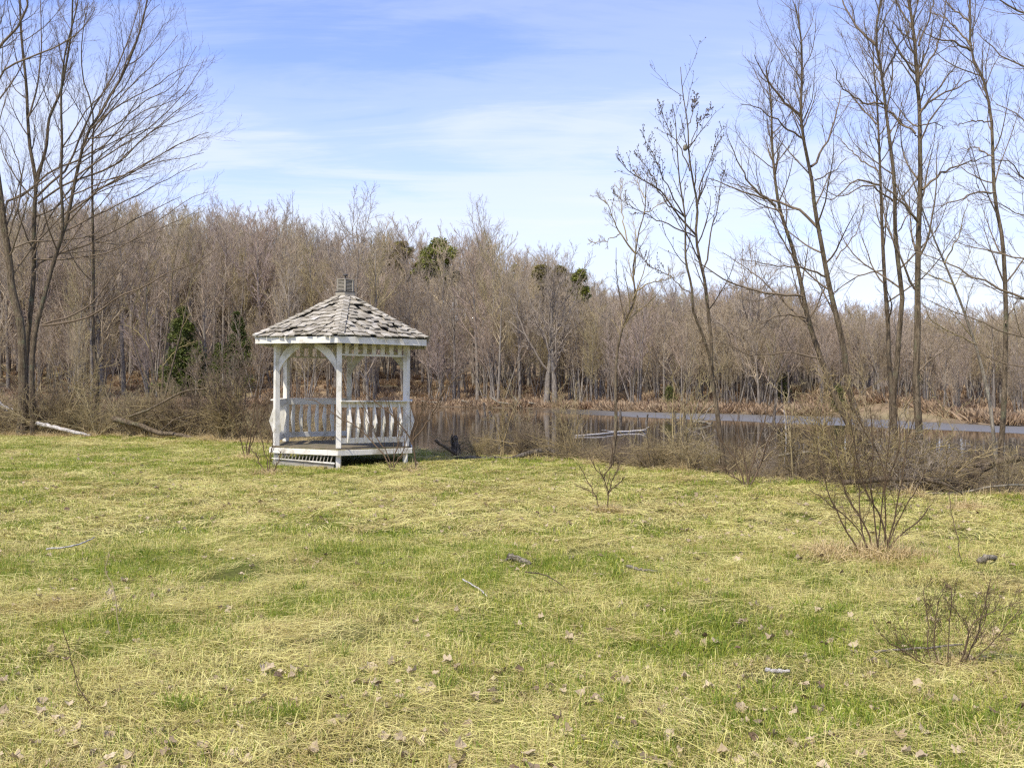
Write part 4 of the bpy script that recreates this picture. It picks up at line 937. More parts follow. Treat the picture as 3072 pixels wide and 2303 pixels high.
def pine(label, dx, Y, top_dy, crown_h, wpx, seed, mat='pine', nt_=30, n=11000):
    g = np.random.default_rng(seed); X = at_far(dx, Y); z = float(ground_z(X, Y)); H = CAM_Z + (CYD - top_dy) / FD * Y - z; ch = crown_h / FD * Y; Rw = wpx / FD * Y / 2
    r = empty('pine_tree', (X, Y, z - 0.05), label, 'tree')
    tb = Tubes(); tb.add([(0, 0, 0), (0.1, 0, H * 0.5), (0, 0.1, H * 0.97)], [0.28, 0.2, 0.05], 7); link('trunk', tb.mesh('trunk', M['bark_dark']), r)
    az = g.random(nt_) * 6.28; t = g.random(nt_); prof = np.sqrt(np.clip(1 - (2 * t - 0.85) ** 2, 0.12, 1)); rad = Rw * prof * g.uniform(0.0, 1.0, nt_)
    tip = np.stack([np.cos(az) * rad, np.sin(az) * rad, H - ch * (1 - t) * 0.95 - 0.2], 1); base = np.stack([az * 0, az * 0, tip[:, 2] - rad * 0.35], 1)
    bt = Tubes(); bt.add(np.stack([base, (base + tip) / 2 - np.array([0, 0, 0.1]), tip], 1), np.tile([0.07, 0.045, 0.02], (nt_, 1)), 4); link('boughs', bt.mesh('boughs', M['bark_dark']), r)
    bi = g.integers(0, nt_, n); cs = g.uniform(0.45, 1.1, nt_) * Rw * 0.28
    sph = nrm(g.normal(0, 1, (n, 3))) * (g.random((n, 1)) ** 0.4)
    cen = tip[bi] + sph * cs[bi, None] * np.array([1.15, 1.15, 0.72]); V, Q = sprays(cen, 0.34, g, up=np.array([0, 0, 0.6]), wd=0.22)
    link('foliage', mesh_np('foliage', V, Q, None, M[mat], False), r)
pine('bright green round-topped pine standing above the skyline right of centre-left', 946, 128, 520, 100, 118, 11, nt_=60, n=24000)
pine('brownish-green pointed pine on the skyline, left of the bright green pine', 865, 132, 520, 95, 76, 12, 'pine_brown', 44, 14000)
pine('olive pine crown topping the wood, leftmost of the three over the centre', 1172, 104, 572, 52, 46, 13, 'pine_brown', 26, 8000)
pine('olive pine crown topping the wood, middle of the three over the centre', 1213, 105, 574, 48, 40, 14, 'pine_brown', 24, 7000)
pine('green pine crown topping the wood, rightmost of the three over the centre', 1253, 103, 584, 66, 56, 15, 'pine', 32, 11000)
pine('tiny pine tip on the skyline between the bright green pine and the three crowns', 1112, 126, 572, 24, 34, 16, 'pine', 8, 1800)

# ------------------------------------------------------------------ shrubs
def shrub(name, label, Y0, stems, tw='twig_shrub', r0=3.2, group=None, seed=0, dens=1.0, lv=2):
    g = np.random.default_rng(900 + seed); st = []
    for k, s in enumerate(stems):
        dr = g.uniform(-0.35, 0.35) * 0.5; n = len(s)
        P = [W(x, y, Y0 + dr * q / (n - 1)) for q, (x, y) in enumerate(s)]
        if k == 0: pass
        st.append(resample(P, 0.66 * r0 / FD * Y0 * g.uniform(0.75, 1.1), 0.8 / FD * Y0, 12, 0.006 * Y0 / 10))
    b = st[0][0][0]; zg = float(ground_z(b[0], b[1])); org = np.array([b[0], b[1], zg - 0.02])
    sh = zg - 0.03 - b[2]
    for k, (P, R) in enumerate(st):
        lowz = P[0, 2]
        if abs(lowz - b[2]) < 0.12: P[:, 2] += sh * np.linspace(1, 0, 12) ** 1.5
    root = empty(name, org, label, 'shrub', group)
    tb = Tubes()
    for P, R in st: tb.add(P - org, R, 6)
    link('stems', tb.mesh('stems', M[tw]), root)
    SP = np.stack([p for p, r in st]) - org; SR = np.stack([r for p, r in st]); cr = Tubes()
    a = spawn(SP, SR, int(9 * dens), 0.25, 0.98, 34, 0.34, 0.5, 7, 0.10, 0.10, 0.4, 1.0, 0.0014, 0.35, rg=g); cr.add(*a, 3)
    b1 = spawn(a[0], a[1], 6, 0.2, 1.0, 34, 0.5, 0.65, 5, 0.08, 0.12, 0.4, 0.5, 0.0010, 0.5, rg=g); cr.add(*b1, 3)
    if lv > 2: b2 = spawn(b1[0], b1[1], 3, 0.2, 1.0, 36, 0.5, 0.7, 4, 0.05, 0.12, 0.4, 0.3, 0.0012, 0.5, rg=g); cr.add(*b2, 3)
    link('twigs', cr.mesh('twigs', M[tw]), root)
    return root
shrub('shrub', 'tall many-stemmed leafless shrub on the right lawn, growing from a tan grass tuft', 9.4,
    [[(1889, 1211), (1876, 1153), (1827, 1063), (1810, 988), (1800, 940)], [(1872, 1209), (1838, 1160), (1810, 1108), (1785, 1050), (1765, 960)], [(1893, 1208), (1905, 1092), (1912, 1038), (1893, 968), (1864, 927), (1827, 840)],
     [(1911, 1045), (1938, 988), (1944, 947), (1938, 870), (1950, 800)], [(1910, 1211), (1922, 1162), (1942, 1120), (1975, 1063), (2000, 1015)], [(1880, 1205), (1862, 1150), (1856, 1063), (1846, 1000)],
     [(1902, 1205), (1912, 1150), (1912, 1063), (1916, 980), (1925, 900)], [(1919, 1180), (1905, 1120), (1870, 1060), (1850, 985), (1838, 905)], [(1885, 1208), (1850, 1140), (1790, 1085), (1750, 1060)],
     [(1905, 1208), (1950, 1150), (1990, 1120), (2010, 1090)], [(1896, 1208), (1890, 1120), (1880, 1040), (1885, 960), (1880, 880)], [(1906, 1210), (1930, 1130), (1945, 1050), (1960, 960), (1978, 890)]], r0=3.0, seed=1, lv=3)
shrub('shrub', 'little forked leafless shrub alone on the middle lawn in front of the pond', 12.6,
    [[(1312, 1115), (1312, 1068), (1304, 1032), (1291, 1016), (1272, 980)], [(1312, 1068), (1322, 1040), (1330, 1021), (1342, 995)], [(1314, 1066), (1330, 1048), (1350, 1030)], [(1304, 1034), (1320, 1000), (1322, 965)], [(1308, 1112), (1290, 1090), (1286, 1071), (1270, 1040), (1252, 1005)], [(1287, 1072), (1270, 1058), (1245, 1050)]], r0=2.2, seed=2)
shrub('shrub', 'low sprawling leafless shrub in the lower right corner of the lawn', 5.8,
    [[(2064, 1443), (2087, 1387), (2098, 1347), (2155, 1316), (2205, 1300)], [(2060, 1445), (2088, 1385), (2090, 1348), (2062, 1315), (2039, 1290)], [(2040, 1450), (2010, 1440), (1976, 1403), (1940, 1344)], [(2045, 1452), (2005, 1432), (1940, 1398), (1902, 1370)],
     [(2070, 1445), (2100, 1420), (2138, 1390), (2161, 1364), (2206, 1310)], [(2068, 1443), (2098, 1392), (2124, 1344), (2140, 1300)], [(2030, 1450), (2004, 1400), (2005, 1347), (1996, 1268)], [(2035, 1448), (2020, 1400), (2022, 1330), (2030, 1290)], [(2050, 1445), (2048, 1400), (2052, 1330), (2056, 1270)], [(2072, 1445), (2110, 1370), (2130, 1290), (2140, 1250)]], r0=2.3, seed=3, lv=3)
shrub('shrub', 'leafless shrub at the right foot of the gazebo, forked low', 18.15,
    [[(900, 1018), (893, 975), (889, 955), (866, 915), (815, 867), (781, 842), (765, 810)], [(889, 957), (922, 915), (942, 886), (965, 827)], [(930, 905), (950, 860), (985, 815), (1010, 800)], [(889, 960), (905, 900), (925, 860), (935, 820)]], r0=3.4, seed=4)
shrub('shrub', 'leafless shrub whose long stem slants left across the gazebo front post', 18.0,
    [[(848, 1016), (829, 979), (798, 943), (760, 912), (730, 898), (691, 870), (660, 862)], [(850, 1016), (838, 980), (815, 945), (800, 905), (770, 850)], [(852, 1016), (850, 985), (862, 950), (860, 900)], [(846, 1016), (858, 990), (872, 970), (880, 930)]], r0=2.6, seed=5)
shrub('shrub', 'leafless shrub standing on the lawn just left of the gazebo', 20.6,
    [[(532, 990), (535, 930), (523, 884), (500, 855), (486, 845)], [(534, 985), (545, 920), (556, 838), (568, 778)], [(533, 985), (550, 930), (575, 880), (590, 850)], [(531, 986), (515, 930), (500, 890), (478, 870)]], r0=2.4, seed=6, dens=1.4)
shrub('shrub', 'low reddish shrub on the lawn at the left foot of the gazebo', 17.6,
    [[(582, 1028), (575, 990), (567, 960), (556, 900), (554, 844)], [(582, 1028), (585, 985), (590, 950), (583, 920)], [(581, 1028), (560, 1000), (548, 975), (530, 960)], [(583, 1028), (600, 1000), (606, 975)]], r0=2.2, seed=7, dens=1.3)
shrub('shrub', 'bushy leafless shrub on the lawn edge, midway along the right bank', 15.3,
    [[(1612, 1055), (1600, 1020), (1585, 985), (1560, 955), (1545, 920)], [(1614, 1055), (1612, 1000), (1600, 950), (1595, 900), (1600, 870)], [(1616, 1055), (1625, 1000), (1640, 950), (1655, 900), (1660, 850)], [(1617, 1055), (1640, 1010), (1655, 960), (1690, 900)], [(1610, 1055), (1590, 1030), (1560, 1010), (1535, 1005)]], r0=3.0, seed=8, dens=1.5, lv=3)
shrub('weed_stalk', 'tall dry weed stalk standing on the left front lawn', 6.3, [[(262, 1375), (255, 1330), (245, 1270), (228, 1225), (236, 1190)]], 'twig_brush', 2.2, None, 9, 0.4)
shrub('weed_stalk', 'thin bent dry stalk in the grass near the lower left corner', 5.0, [[(215, 1500), (170, 1460), (150, 1400), (135, 1355)]], 'twig_shrub', 1.8, None, 10, 0.3)
shrub('weed_stalk', 'thin upright twig on the right lawn between the tall shrub and the low corner shrub', 9.0, [[(2078, 1230), (2068, 1160), (2055, 1110), (2050, 1060)]], 'twig_shrub', 1.8, None, 12, 0.4)

# thickets: each bush its own object, copies share meshes
def bush_proto(seed, S=9, spread=0.55, arch=0.0, r=0.0075):
    g = np.random.default_rng(seed); n = 9; t = np.linspace(0, 1, n)[None, :, None]
    az = g.random(S) * 6.28; el = g.uniform(0.15, spread, S); H = g.uniform(0.7, 1.0, S)
    d = np.stack([np.cos(az) * np.sin(el), np.sin(az) * np.sin(el), np.cos(el)], 1)[:, None]
    P = d * t * H[:, None, None] + np.cumsum(g.normal(0, 0.018, (S, n, 3)), 1) * t
    P[..., 2] -= arch * (t[..., 0] ** 2) * g.uniform(0.3, 1.2, (S, 1)); P[..., :2] += d[..., :2] * arch * t * t * 0.8
    R = r * np.linspace(1, 0.3, n)[None] * g.uniform(0.6, 1.2, (S, 1)); cr = Tubes(); cr.add(P, R, 5)
    a = spawn(P, R, 9, 0.15, 0.98, 42, 0.34, 0.5, 7, 0.05, 0.14, 0.4, 0.5, 0.0030, 0.35, rg=g); cr.add(*a, 3)
    b = spawn(a[0], a[1], 5, 0.15, 1.0, 42, 0.48, 0.65, 5, 0.03, 0.16, 0.4, 0.3, 0.0022, 0.5, rg=g); cr.add(*b, 3)
    c = spawn(b[0], b[1], 2, 0.2, 1.0, 40, 0.5, 0.7, 4, 0.02, 0.16, 0.4, 0.2, 0.0018, 0.5, rg=g); cr.add(*c, 3)
    return cr.mesh('shrub', M['twig_brush'])
BUSH = [bush_proto(1), bush_proto(2, 7, 0.8, 0.25), bush_proto(3, 12, 0.35), bush_proto(4, 6, 0.9, 0.35), bush_proto(5, 8, 0.5, 0.1, 0.009)]
def bush(label, grp, X, Y, H, k=None, mat=None):
    z = max(float(ground_z(X, Y)), -0.75); o = link('bush', BUSH[k if k is not None else rnd.randrange(5)], None, (X, Y, z - 0.03), (rnd.gauss(0, 0.08), rnd.gauss(0, 0.08), rnd.uniform(0, 6.28)), (H * rnd.uniform(0.9, 1.2), H * rnd.uniform(0.9, 1.2), H), label=label, category='bush', group=grp)
    if mat: o.material_slots[0].link = 'OBJECT'; o.material_slots[0].material = M[mat]
GL = 'bushes of the left bank thicket'; LL = 'bare tangled bush in the brown thicket on the bank left of the gazebo'
for q in range(120):
    X = rnd.uniform(-19, -5.6); Y = float(yn(X)) + rnd.uniform(-0.5, 3.8)
    bush(LL, GL, X, Y, rnd.uniform(1.1, 2.2) if (q % 6 or -13 < X < -8) else rnd.uniform(2.4, 3.2), None, rnd.choice([None, None, None, 'twig_brown']))
GR_ = 'bushes of the right bank thicket'; LR = 'bare tangled bush in the brown thicket on the bank at the right'
for q in range(92):
    X = rnd.uniform(3.0, 10.5) if q % 4 else rnd.uniform(5.0, 8.0); Y = float(yn(X)) + rnd.uniform(0.0, 3.0)
    hh = 0.62 if X < 4.4 else 0.82
    bush(LR, GR_, X, Y, hh * rnd.uniform(0.7, 1.3) if q % 11 else rnd.uniform(1.5, 2.2), None, rnd.choice([None, None, 'twig_brown', None, 'twig_grey']))
SAP = [bush_proto(11, 3, 0.22, 0, 0.008), bush_proto(12, 2, 0.18, 0, 0.009), bush_proto(13, 4, 0.32, 0, 0.007)]
for q in range(40):
    X = rnd.uniform(-0.4, 9.0) if q < 30 else rnd.uniform(-14, -6); Y = float(yn(X)) + rnd.uniform(-0.1, 1.8); H = rnd.uniform(1.2, 2.4) * (1.15 if q >= 30 else 1.0); z = max(float(ground_z(X, Y)), -0.75)
    side_n = 'right of' if q < 30 else 'left of'
    link('sapling', SAP[q % 3], None, (X, Y, z - 0.03), (rnd.gauss(0, 0.07), rnd.gauss(0, 0.07), rnd.uniform(0, 6.28)), (H * 0.9, H * 0.9, H), label='thin upright bare sapling at the water edge ' + side_n + ' the gazebo', category='sapling', group='thin saplings along the bank ' + side_n + ' the gazebo')
GM = 'small bushes along the middle bank'; LM = 'small bare bush at the water edge between the gazebo and the right thicket'
for q in range(30):
    X = rnd.uniform(-0.9, 3.6); Y = float(yn(X)) + rnd.uniform(-0.15, 1.2)
    bush(LM, GM, X, Y, rnd.uniform(0.4, 1.05), rnd.choice([0, 1, 2]), rnd.choice([None, 'twig_brown']))

# ------------------------------------------------------------------ fallen wood
def log(name, label, pts, r0, r1, mat, branches=(), cat='log', k=9, group=None):
    tb = Tubes(); P, R = resample(pts, r0, r1, 16, min(r0, 0.03) * 0.25); R = R * (1 + rng.normal(0, 0.06, len(R))); org = P[len(P) // 2].copy()
    tb.add(P - org, R, k, cap=True)
    for b in branches:
        P2, R2 = resample(b[0], b[1], b[1] * 0.35, 9, 0.01); tb.add(P2 - org, R2, 5, cap=True)
    return link(name, tb.mesh(name, M[mat]), None, org, label=label, category=cat, group=group)
def on_water(dx, dy, z=WZ): Y = FD * (CAM_Z - z) / (dy - CYD); return np.array([(dx - CXD) / FD * Y, Y, z])
def Wl(pts, Y, dY=0): return [W(x, y, Y + dY * k / (len(pts) - 1)) for k, (x, y) in enumerate(pts)]
log('birch_log', 'white birch log lying behind the left maples at the lawn edge', Wl([(80, 914), (105, 920), (130, 926), (165, 934), (196, 941)], 30.0, -0.8), 0.07, 0.045, 'bark_pale')
log('pale_log', 'short pale log at the far left edge of the thicket', Wl([(-8, 868), (10, 880), (32, 890)], 31.5), 0.08, 0.06, 'bark_pale')
log('fallen_log', 'brown fallen log in the left thicket, ending at the lawn edge', Wl([(245, 905), (300, 918), (345, 935), (390, 940), (432, 952)], 28.8, -1.2), 0.085, 0.05, 'bark_tan', [(Wl([(345, 932), (380, 905), (430, 890), (470, 880)], 28.3), 0.03)])
log('fallen_branch', 'long bent branch slanting through the left thicket up to the right', Wl([(280, 900), (330, 880), (400, 845), (470, 838), (560, 835)], 27.5), 0.035, 0.015, 'bark_tan')
log('snag_limb', 'arched dead limb lying on the bank right of the gazebo', Wl([(985, 988), (1060, 990), (1110, 990), (1140, 979), (1180, 974), (1208, 982), (1228, 996)], 20.6, 0.2), 0.030, 0.075, 'bark_rot')
log('curved_stick', 'long thin stick along the bank between the hollow stump and the dead limb', Wl([(940, 950), (975, 975), (1000, 988), (1050, 986), (1105, 992)], 20.9), 0.03, 0.02, 'bark_dark')
log('hollow_stump', 'short dark rotten stump with a split top on the bank right of the gazebo', Wl([(986, 1000), (985, 975), (984, 958), (982, 945)], 21.3), 0.13, 0.06, 'bark_rot', [(Wl([(978, 975), (976, 952), (977, 938)], 21.25), 0.035), (Wl([(991, 975), (992, 960)], 21.3), 0.04)], 'stump', 10)
log('floating_log', 'long pale branch floating in the middle of the pond', [on_water(1242, 941, -0.47), on_water(1290, 938, -0.45), on_water(1340, 933, -0.46), on_water(1395, 930, -0.45)], 0.03, 0.05, 'bark_pale', [([on_water(1340, 933, -0.46), on_water(1318, 931, -0.4), on_water(1300, 929, -0.3)], 0.03), ([on_water(1380, 931, -0.46), on_water(1395, 927, -0.35), on_water(1402, 922, -0.2)], 0.04)])
log('pond_snag', 'dark branchy snag sticking out of the near pond water', [on_water(1068, 957, -0.45), on_water(1085, 955, -0.25), on_water(1104, 955, -0.3)], 0.05, 0.03, 'bark_rot', [([on_water(1083, 955, -0.3), on_water(1088, 953, -0.05), on_water(1095, 952, -0.0)], 0.05), ([on_water(1085, 957, -0.3), on_water(1092, 960, -0.35), on_water(1103, 962, -0.5)], 0.03)], 'snag')
for k, (dx, dy, h, r) in enumerate([(1048, 903, 1.0, 0.10), (1033, 901, 0.5, 0.12), (1060, 900, 0.35, 0.14), (1086, 900, 0.3, 0.10), (1094, 900, 0.35, 0.14), (1157, 903, 0.5, 0.05), (1196, 902, 0.5, 0.07), (1196, 914, 0.4, 0.05), (1252, 905, 0.4, 0.06), (1340, 916, 0.75, 0.10), (1378, 912, 0.4, 0.07), (1396, 914, 0.5, 0.08), (1460, 940, 1.0, 0.07), (1484, 942, 0.95, 0.08), (1535, 932, 0.5, 0.07), (1545, 932, 0.5, 0.09), (1671, 918, 1.1, 0.10), (1699, 945, 1.1, 0.028), (2190, 968, 0.34, 0.17)]):
    b_ = on_water(dx, dy); l = rnd.uniform(-0.12, 0.12)
    names = {0: 'dead pole standing in the pond, tallest of the left group of stubs', 9: 'dark blunt stump in the pond beside the thin near trunk', 12: 'forked dark stub standing in the pond left of the budding tree', 13: 'plain dark stub standing in the pond closest to the budding tree', 16: 'dark stump with a leaning stick in the rippled strip at the right', 17: 'pale thin pole standing in the pond near the right thicket', 18: 'round black stump in the pond beside the bowed trunk at the right edge'}
    br = []
    if k in (12, 16): br = [([b_ + [0, 0, h * 0.55], b_ + [0.35, 0, h * 0.8], b_ + [0.55, 0, h * 1.0]], 0.04), ([b_ + [0, 0, h * 0.4], b_ + [-0.3, 0, h * 0.5], b_ + [-0.5, 0, h * 0.75]], 0.03)]
    log('pond_stub', names.get(k, 'small dark stub poking out of the pond water'), [b_ + [0, 0, -0.3], b_ + [l * 0.3, 0, h * 0.4], b_ + [l, 0, h]], r, r * 0.55, 'bark_pale' if k == 17 else 'bark_rot', br, 'stub', 7, None if k in names else 'small stubs in the pond')
p0 = on_water(1497, 917); p1 = on_water(1537, 917)
log('drift_log', 'pale drift log with upright broken limbs on the rippled strip left of the budding tree', [p0 + [0, 0, 0.15], p0 * 0.6 + p1 * 0.4 + [0, 0, 0.15], p1 + [0, 0, 0.0]], 0.09, 0.06, 'bark_grey', [([p0 + [0, 0, 0.1], p0 + [0.2, 0, 0.8], p0 + [0.3, 0, 1.3]], 0.045), ([p0 + [0.5, 0, 0.2], p0 + [0.9, 0, 0.9], p0 + [1.5, 0, 1.2]], 0.04)])
log('shore_log', 'long pale log lying on the far bank behind the gazebo right side', [np.array([at_far(x, 101.5), 101.5, z]) for x, z in ((905, 0.1), (960, 0.05), (1040, 0.0))], 0.13, 0.1, 'bark_pale')
for k, (x0, x1, dz) in enumerate([(1065, 1090, 0.9), (1080, 1130, 0.5), (930, 1000, 0.4), (1000, 1035, 0.6), (905, 950, 0.5), (1110, 1125, 1.0), (1140, 1175, 0.5)]):
    X0, X1 = at_far(x0, 94), at_far(x1, 94); Y = float(yf(X0)) + 0.2
    log('shore_drift', 'pale dead limb lying along the far water edge right of the gazebo', [np.array([X0, Y, -0.5 + dz]), np.array([(X0 + X1) / 2, Y - 0.3, -0.35 + dz * 0.4]), np.array([X1, Y - 0.5, -0.45])], 0.09, 0.05, 'bark_grey', (), 'dead limb', 6, 'dead limbs on the far water edge')
# right bank windfall
log('windfall_limb', 'thick pale-barked fallen limb arching in from the right edge above the thicket', Wl([(2290, 985), (2212, 984), (2150, 1000), (2105, 1022), (2070, 1045), (2030, 1072)], 15.2, -0.4), 0.085, 0.03, 'bark_tan',
    [(Wl([(2150, 1000), (2090, 1008), (2030, 1012), (1960, 1015)], 15.0), 0.03), (Wl([(2140, 1005), (2080, 1035), (2020, 1050), (1975, 1050)], 15.0), 0.03), (Wl([(2120, 1015), (2100, 1050), (2050, 1058), (2000, 1075)], 14.9), 0.03), (Wl([(2130, 1010), (2070, 1020), (2000, 1040)], 15.1), 0.025)], 'fallen limb')
log('windfall_limb', 'dark fallen trunk lying across the right thicket behind the tall lawn shrub', Wl([(1820, 1042), (1900, 1036), (1980, 1035), (2040, 1038), (2100, 1055), (2180, 1072), (2240, 1085)], 14.6, 0.1), 0.045, 0.03, 'bark_dark', [(Wl([(2000, 1036), (2050, 1050), (2090, 1072), (2130, 1103)], 14.2), 0.03)], 'fallen limb')
log('windfall_branch', 'thin pale fallen branch lying level at the foot of the right thicket', Wl([(1890, 1067), (1980, 1066), (2060, 1065), (2150, 1050), (2230, 1045)], 14.4), 0.02, 0.015, 'bark_grey', (), 'fallen limb')
log('windfall_branch', 'level branch fallen in the right thicket below the leaning pair of trunks', Wl([(1790, 1012), (1840, 1008), (1900, 1010), (1990, 1003)], 16.4), 0.028, 0.015, 'bark_grey', (), 'fallen limb')
log('windfall_branch', 'long pale branch fallen at the right thicket left end near the budding tree', Wl([(1680, 985), (1740, 978), (1800, 985), (1880, 983)], 16.8), 0.028, 0.015, 'bark_grey', (), 'fallen limb')
# tangle of dead sticks heaped under both thickets
def tangle(name, label, n, xr, yo, hmax, seed):
    g = np.random.default_rng(seed); X = g.uniform(*xr, n); Y = yn(X) + g.uniform(*yo, n); Z = np.maximum(ground_z(X, Y), -0.55) + g.random(n) ** 1.6 * hmax
    az = g.uniform(0, 6.28, n); el = g.normal(0.1, 0.3, n); L = g.uniform(0.3, 1.5, n); d = np.stack([np.cos(az) * np.cos(el), np.sin(az) * np.cos(el) * 0.5, np.sin(el)], 1)
    s = np.linspace(-0.5, 0.5, 6); P = np.stack([X, Y, Z], 1)[:, None] + d[:, None] * (L[:, None] * s[None])[..., None] + np.cumsum(g.normal(0, 0.025, (n, 6, 3)), 1); P[..., 2] = np.maximum(P[..., 2], -0.52)
    R = (0.003 + 0.010 * g.random(n) ** 3)[:, None] * np.linspace(1, 0.4, 6)[None]; t = Tubes(); t.add(P, R, 3); b = spawn(P, R, 4, 0.2, 1, 40, 0.4, 0.6, 4, 0.05, 0.15, 0.3, 0.5, 0.0022, 0.5, rg=g); t.add(*b, 3)
    link(name, t.mesh(name, M['twig_brush']), kind='stuff', label=label)
tangle('brushwood', 'heap of dead brown sticks lying under the left thicket', 1500, (-19, -5.4), (-0.3, 3.0), 0.9, 1)
tangle('brushwood', 'heap of dead brown sticks lying under the right thicket', 1900, (2.6, 11), (0.1, 2.6), 0.65, 2)
tangle('brushwood', 'thin litter of dead sticks along the bank edge in the middle', 650, (-1.6, 3.2), (-0.1, 1.0), 0.35, 3)

# dead bracken and young stems on the far bank
n = 1900; g = np.random.default_rng(5); u = g.uniform(-0.55, 0.55, n); Yb = 80 * np.ones(n); dd = 0.3 + 26 * g.random(n) ** 1.5
for _ in range(6): Yb = yf(u * Yb) + dd
def fern_proto(seed):
    g = np.random.default_rng(seed); n = 150; az = g.random(n) * 6.28; r = g.random((n, 1)) * 0.8; b = np.concatenate([np.cos(az)[:, None] * r, np.sin(az)[:, None] * r, np.zeros((n, 1))], 1)
    d = nrm(g.normal(0, 0.5, (n, 3)) + np.array([0, 0, 1.0])); L = g.uniform(0.3, 1.0, (n, 1)); s = nrm(np.cross(d, g.normal(0, 1, (n, 3)))) * 0.028
    V = np.stack([b - s * .5, b + s * .5, b + d * L * .7 + s * 1.6, b + d * L, b + d * L * .7 - s * 1.6], 1).reshape(-1, 3); i = np.arange(n)[:, None] * 5
    return mesh_np('bracken', V, np.concatenate([i, i + 1, i + 2, i + 4], 1), np.concatenate([i + 4, i + 2, i + 3], 1), M['bracken'], False)
Pb = np.stack([u * Yb, Yb, ground_z(u * Yb, Yb) - 0.05], 1); sc_ = g.uniform(0.35, 0.9, (n, 1)) * np.array([[1.3, 1.3, 1]])
scatter('bracken', [fern_proto(1), fern_proto(2)], Pb, np.stack([u * 0, u * 0, g.uniform(0, 6, n)], 1), sc_, g.integers(0, 2, n), 'rust-coloured dead bracken covering the far bank under the trees')

# ------------------------------------------------------------------ lawn grass
def blades(n, rad, lmin, lmax, wid, az_mean, az_sd, el_fn, bend, mat, seed, tintp):
    g = np.random.default_rng(seed); th = g.random(n) * 6.28; r = rad * np.sqrt(g.random(n)); b = np.stack([r * np.cos(th), r * np.sin(th), np.full(n, -0.008)], 1)
    az = g.normal(az_mean, az_sd, n) if az_sd < 3 else g.uniform(0, 6.28, n); el = el_fn(g, n); L = g.uniform(lmin, lmax, n)[:, None]
    d = np.stack([np.cos(az) * np.cos(el), np.sin(az) * np.cos(el), np.sin(el)], 1); s = nrm(np.stack([-np.sin(az), np.cos(az), g.normal(0, 0.5, n)], 1)) * (wid * g.uniform(0.6, 1.3, (n, 1)))
    bd = bend * g.uniform(0.4, 1.4, (n, 1)); dn = np.array([0, 0, -1.0]); side_ = np.cross(d, [0, 0, 1]) * g.normal(0, 0.06, (n, 1))
    p1 = b + d * L * 0.36 + dn * bd * L * 0.10 + side_ * L * 0.3; p2 = b + d * L * 0.70 + dn * bd * L * 0.38 + side_ * L * 0.8; p3 = b + d * L + dn * bd * L * 0.8 + side_ * L * 1.4
    for p in (p1, p2, p3): p[:, 2] = np.maximum(p[:, 2], 0.004 + 0.02 * g.random(n))
    V = np.stack([b - s / 2, b + s / 2, p1 + s / 2, p1 - s / 2, p2 + s * 0.42, p2 - s * 0.42, p3], 1).reshape(-1, 3); i = np.arange(n)[:, None] * 7
    Q = np.concatenate([np.concatenate([i, i + 1, i + 2, i + 3], 1), np.concatenate([i + 3, i + 2, i + 4, i + 5], 1)]); T = np.concatenate([i + 5, i + 4, i + 6], 1)
    me = mesh_np('grass_patch', V, Q, T, M[mat], False); a = me.attributes.new('tint', 'FLOAT', 'POINT'); tv = np.clip(g.random(n) ** tintp, 0, 1) * (g.random(n) < 0.8); a.data.foreach_set('value', np.repeat(tv, 7).astype(np.float32)); return me
lay = lambda g, n: np.abs(g.normal(0.10, 0.12, n)); stand = lambda g, n: g.normal(1.15, 0.25, n); half = lambda g, n: g.uniform(0.3, 1.3, n)
STRAW_N = [blades(135, 0.24, 0.05, 0.22, 0.0023, 0, 0.6, lay, 0.35, 'straw', 30 + k, 1.6) for k in range(4)] + [blades(90, 0.24, 0.05, 0.16, 0.0028, 0, 9, half, 0.8, 'straw', 36 + k, 1.6) for k in range(3)]
GREEN_N = [blades(110, 0.22, 0.035, 0.10, 0.0030, 0, 9, stand, 0.5, 'green', 50 + k, 1.5) for k in range(3)]
STRAW_F = [blades(110, 0.30, 0.05, 0.20, 0.0045, 0, 0.6, lay, 0.4, 'straw', 60 + k, 1.6) for k in range(3)] + [blades(90, 0.28, 0.04, 0.12, 0.0045, 0, 9, half, 0.8, 'straw', 66, 1.6)]
GREEN_F = [blades(95, 0.26, 0.035, 0.10, 0.005, 0, 9, stand, 0.5, 'green', 70 + k, 1.5) for k in range(2)]
def vnoise(X, Y, s, seed):
    g = np.random.default_rng(seed); t = g.random((64, 64)); x = X / s + 100; y = Y / s + 100; i = np.floor(x).astype(int); j = np.floor(y).astype(int); fx = x - i; fy = y - j; fx = fx * fx * (3 - 2 * fx); fy = fy * fy * (3 - 2 * fy)
    f = lambda a, b: t[a % 64, b % 64]
    return (f(i, j) * (1 - fx) + f(i + 1, j) * fx) * (1 - fy) + (f(i, j + 1) * (1 - fx) + f(i + 1, j + 1) * fx) * fy
def fbm(X, Y, s, seed): return 0.5 * vnoise(X, Y, s, seed) + 0.3 * vnoise(X, Y, s / 2.3, seed + 1) + 0.2 * vnoise(X, Y, s / 5.1, seed + 2)
def lawn_points(n, y0, y1, g, pw=1.0):
    Y = y0 + (y1 - y0) * g.random(n) ** pw; X = g.uniform(-0.68, 0.68, n) * (Y + 1.0); k = Y < yn(X) + 0.25
    inside = ((X - GC[0]) ** 2 + (Y - GC[1]) ** 2) < 1.25 ** 2
    k &= ~inside
    return X[k], Y[k]
def greenness(X, Y): return -0.05 * sst(9, 4, Y) * sst(1.0, -1.5, X) +  fbm(X, Y, 2.6, 3) * 0.6 + fbm(X, Y * 1.5, 0.8, 9) * 0.4
g = np.random.default_rng(77)
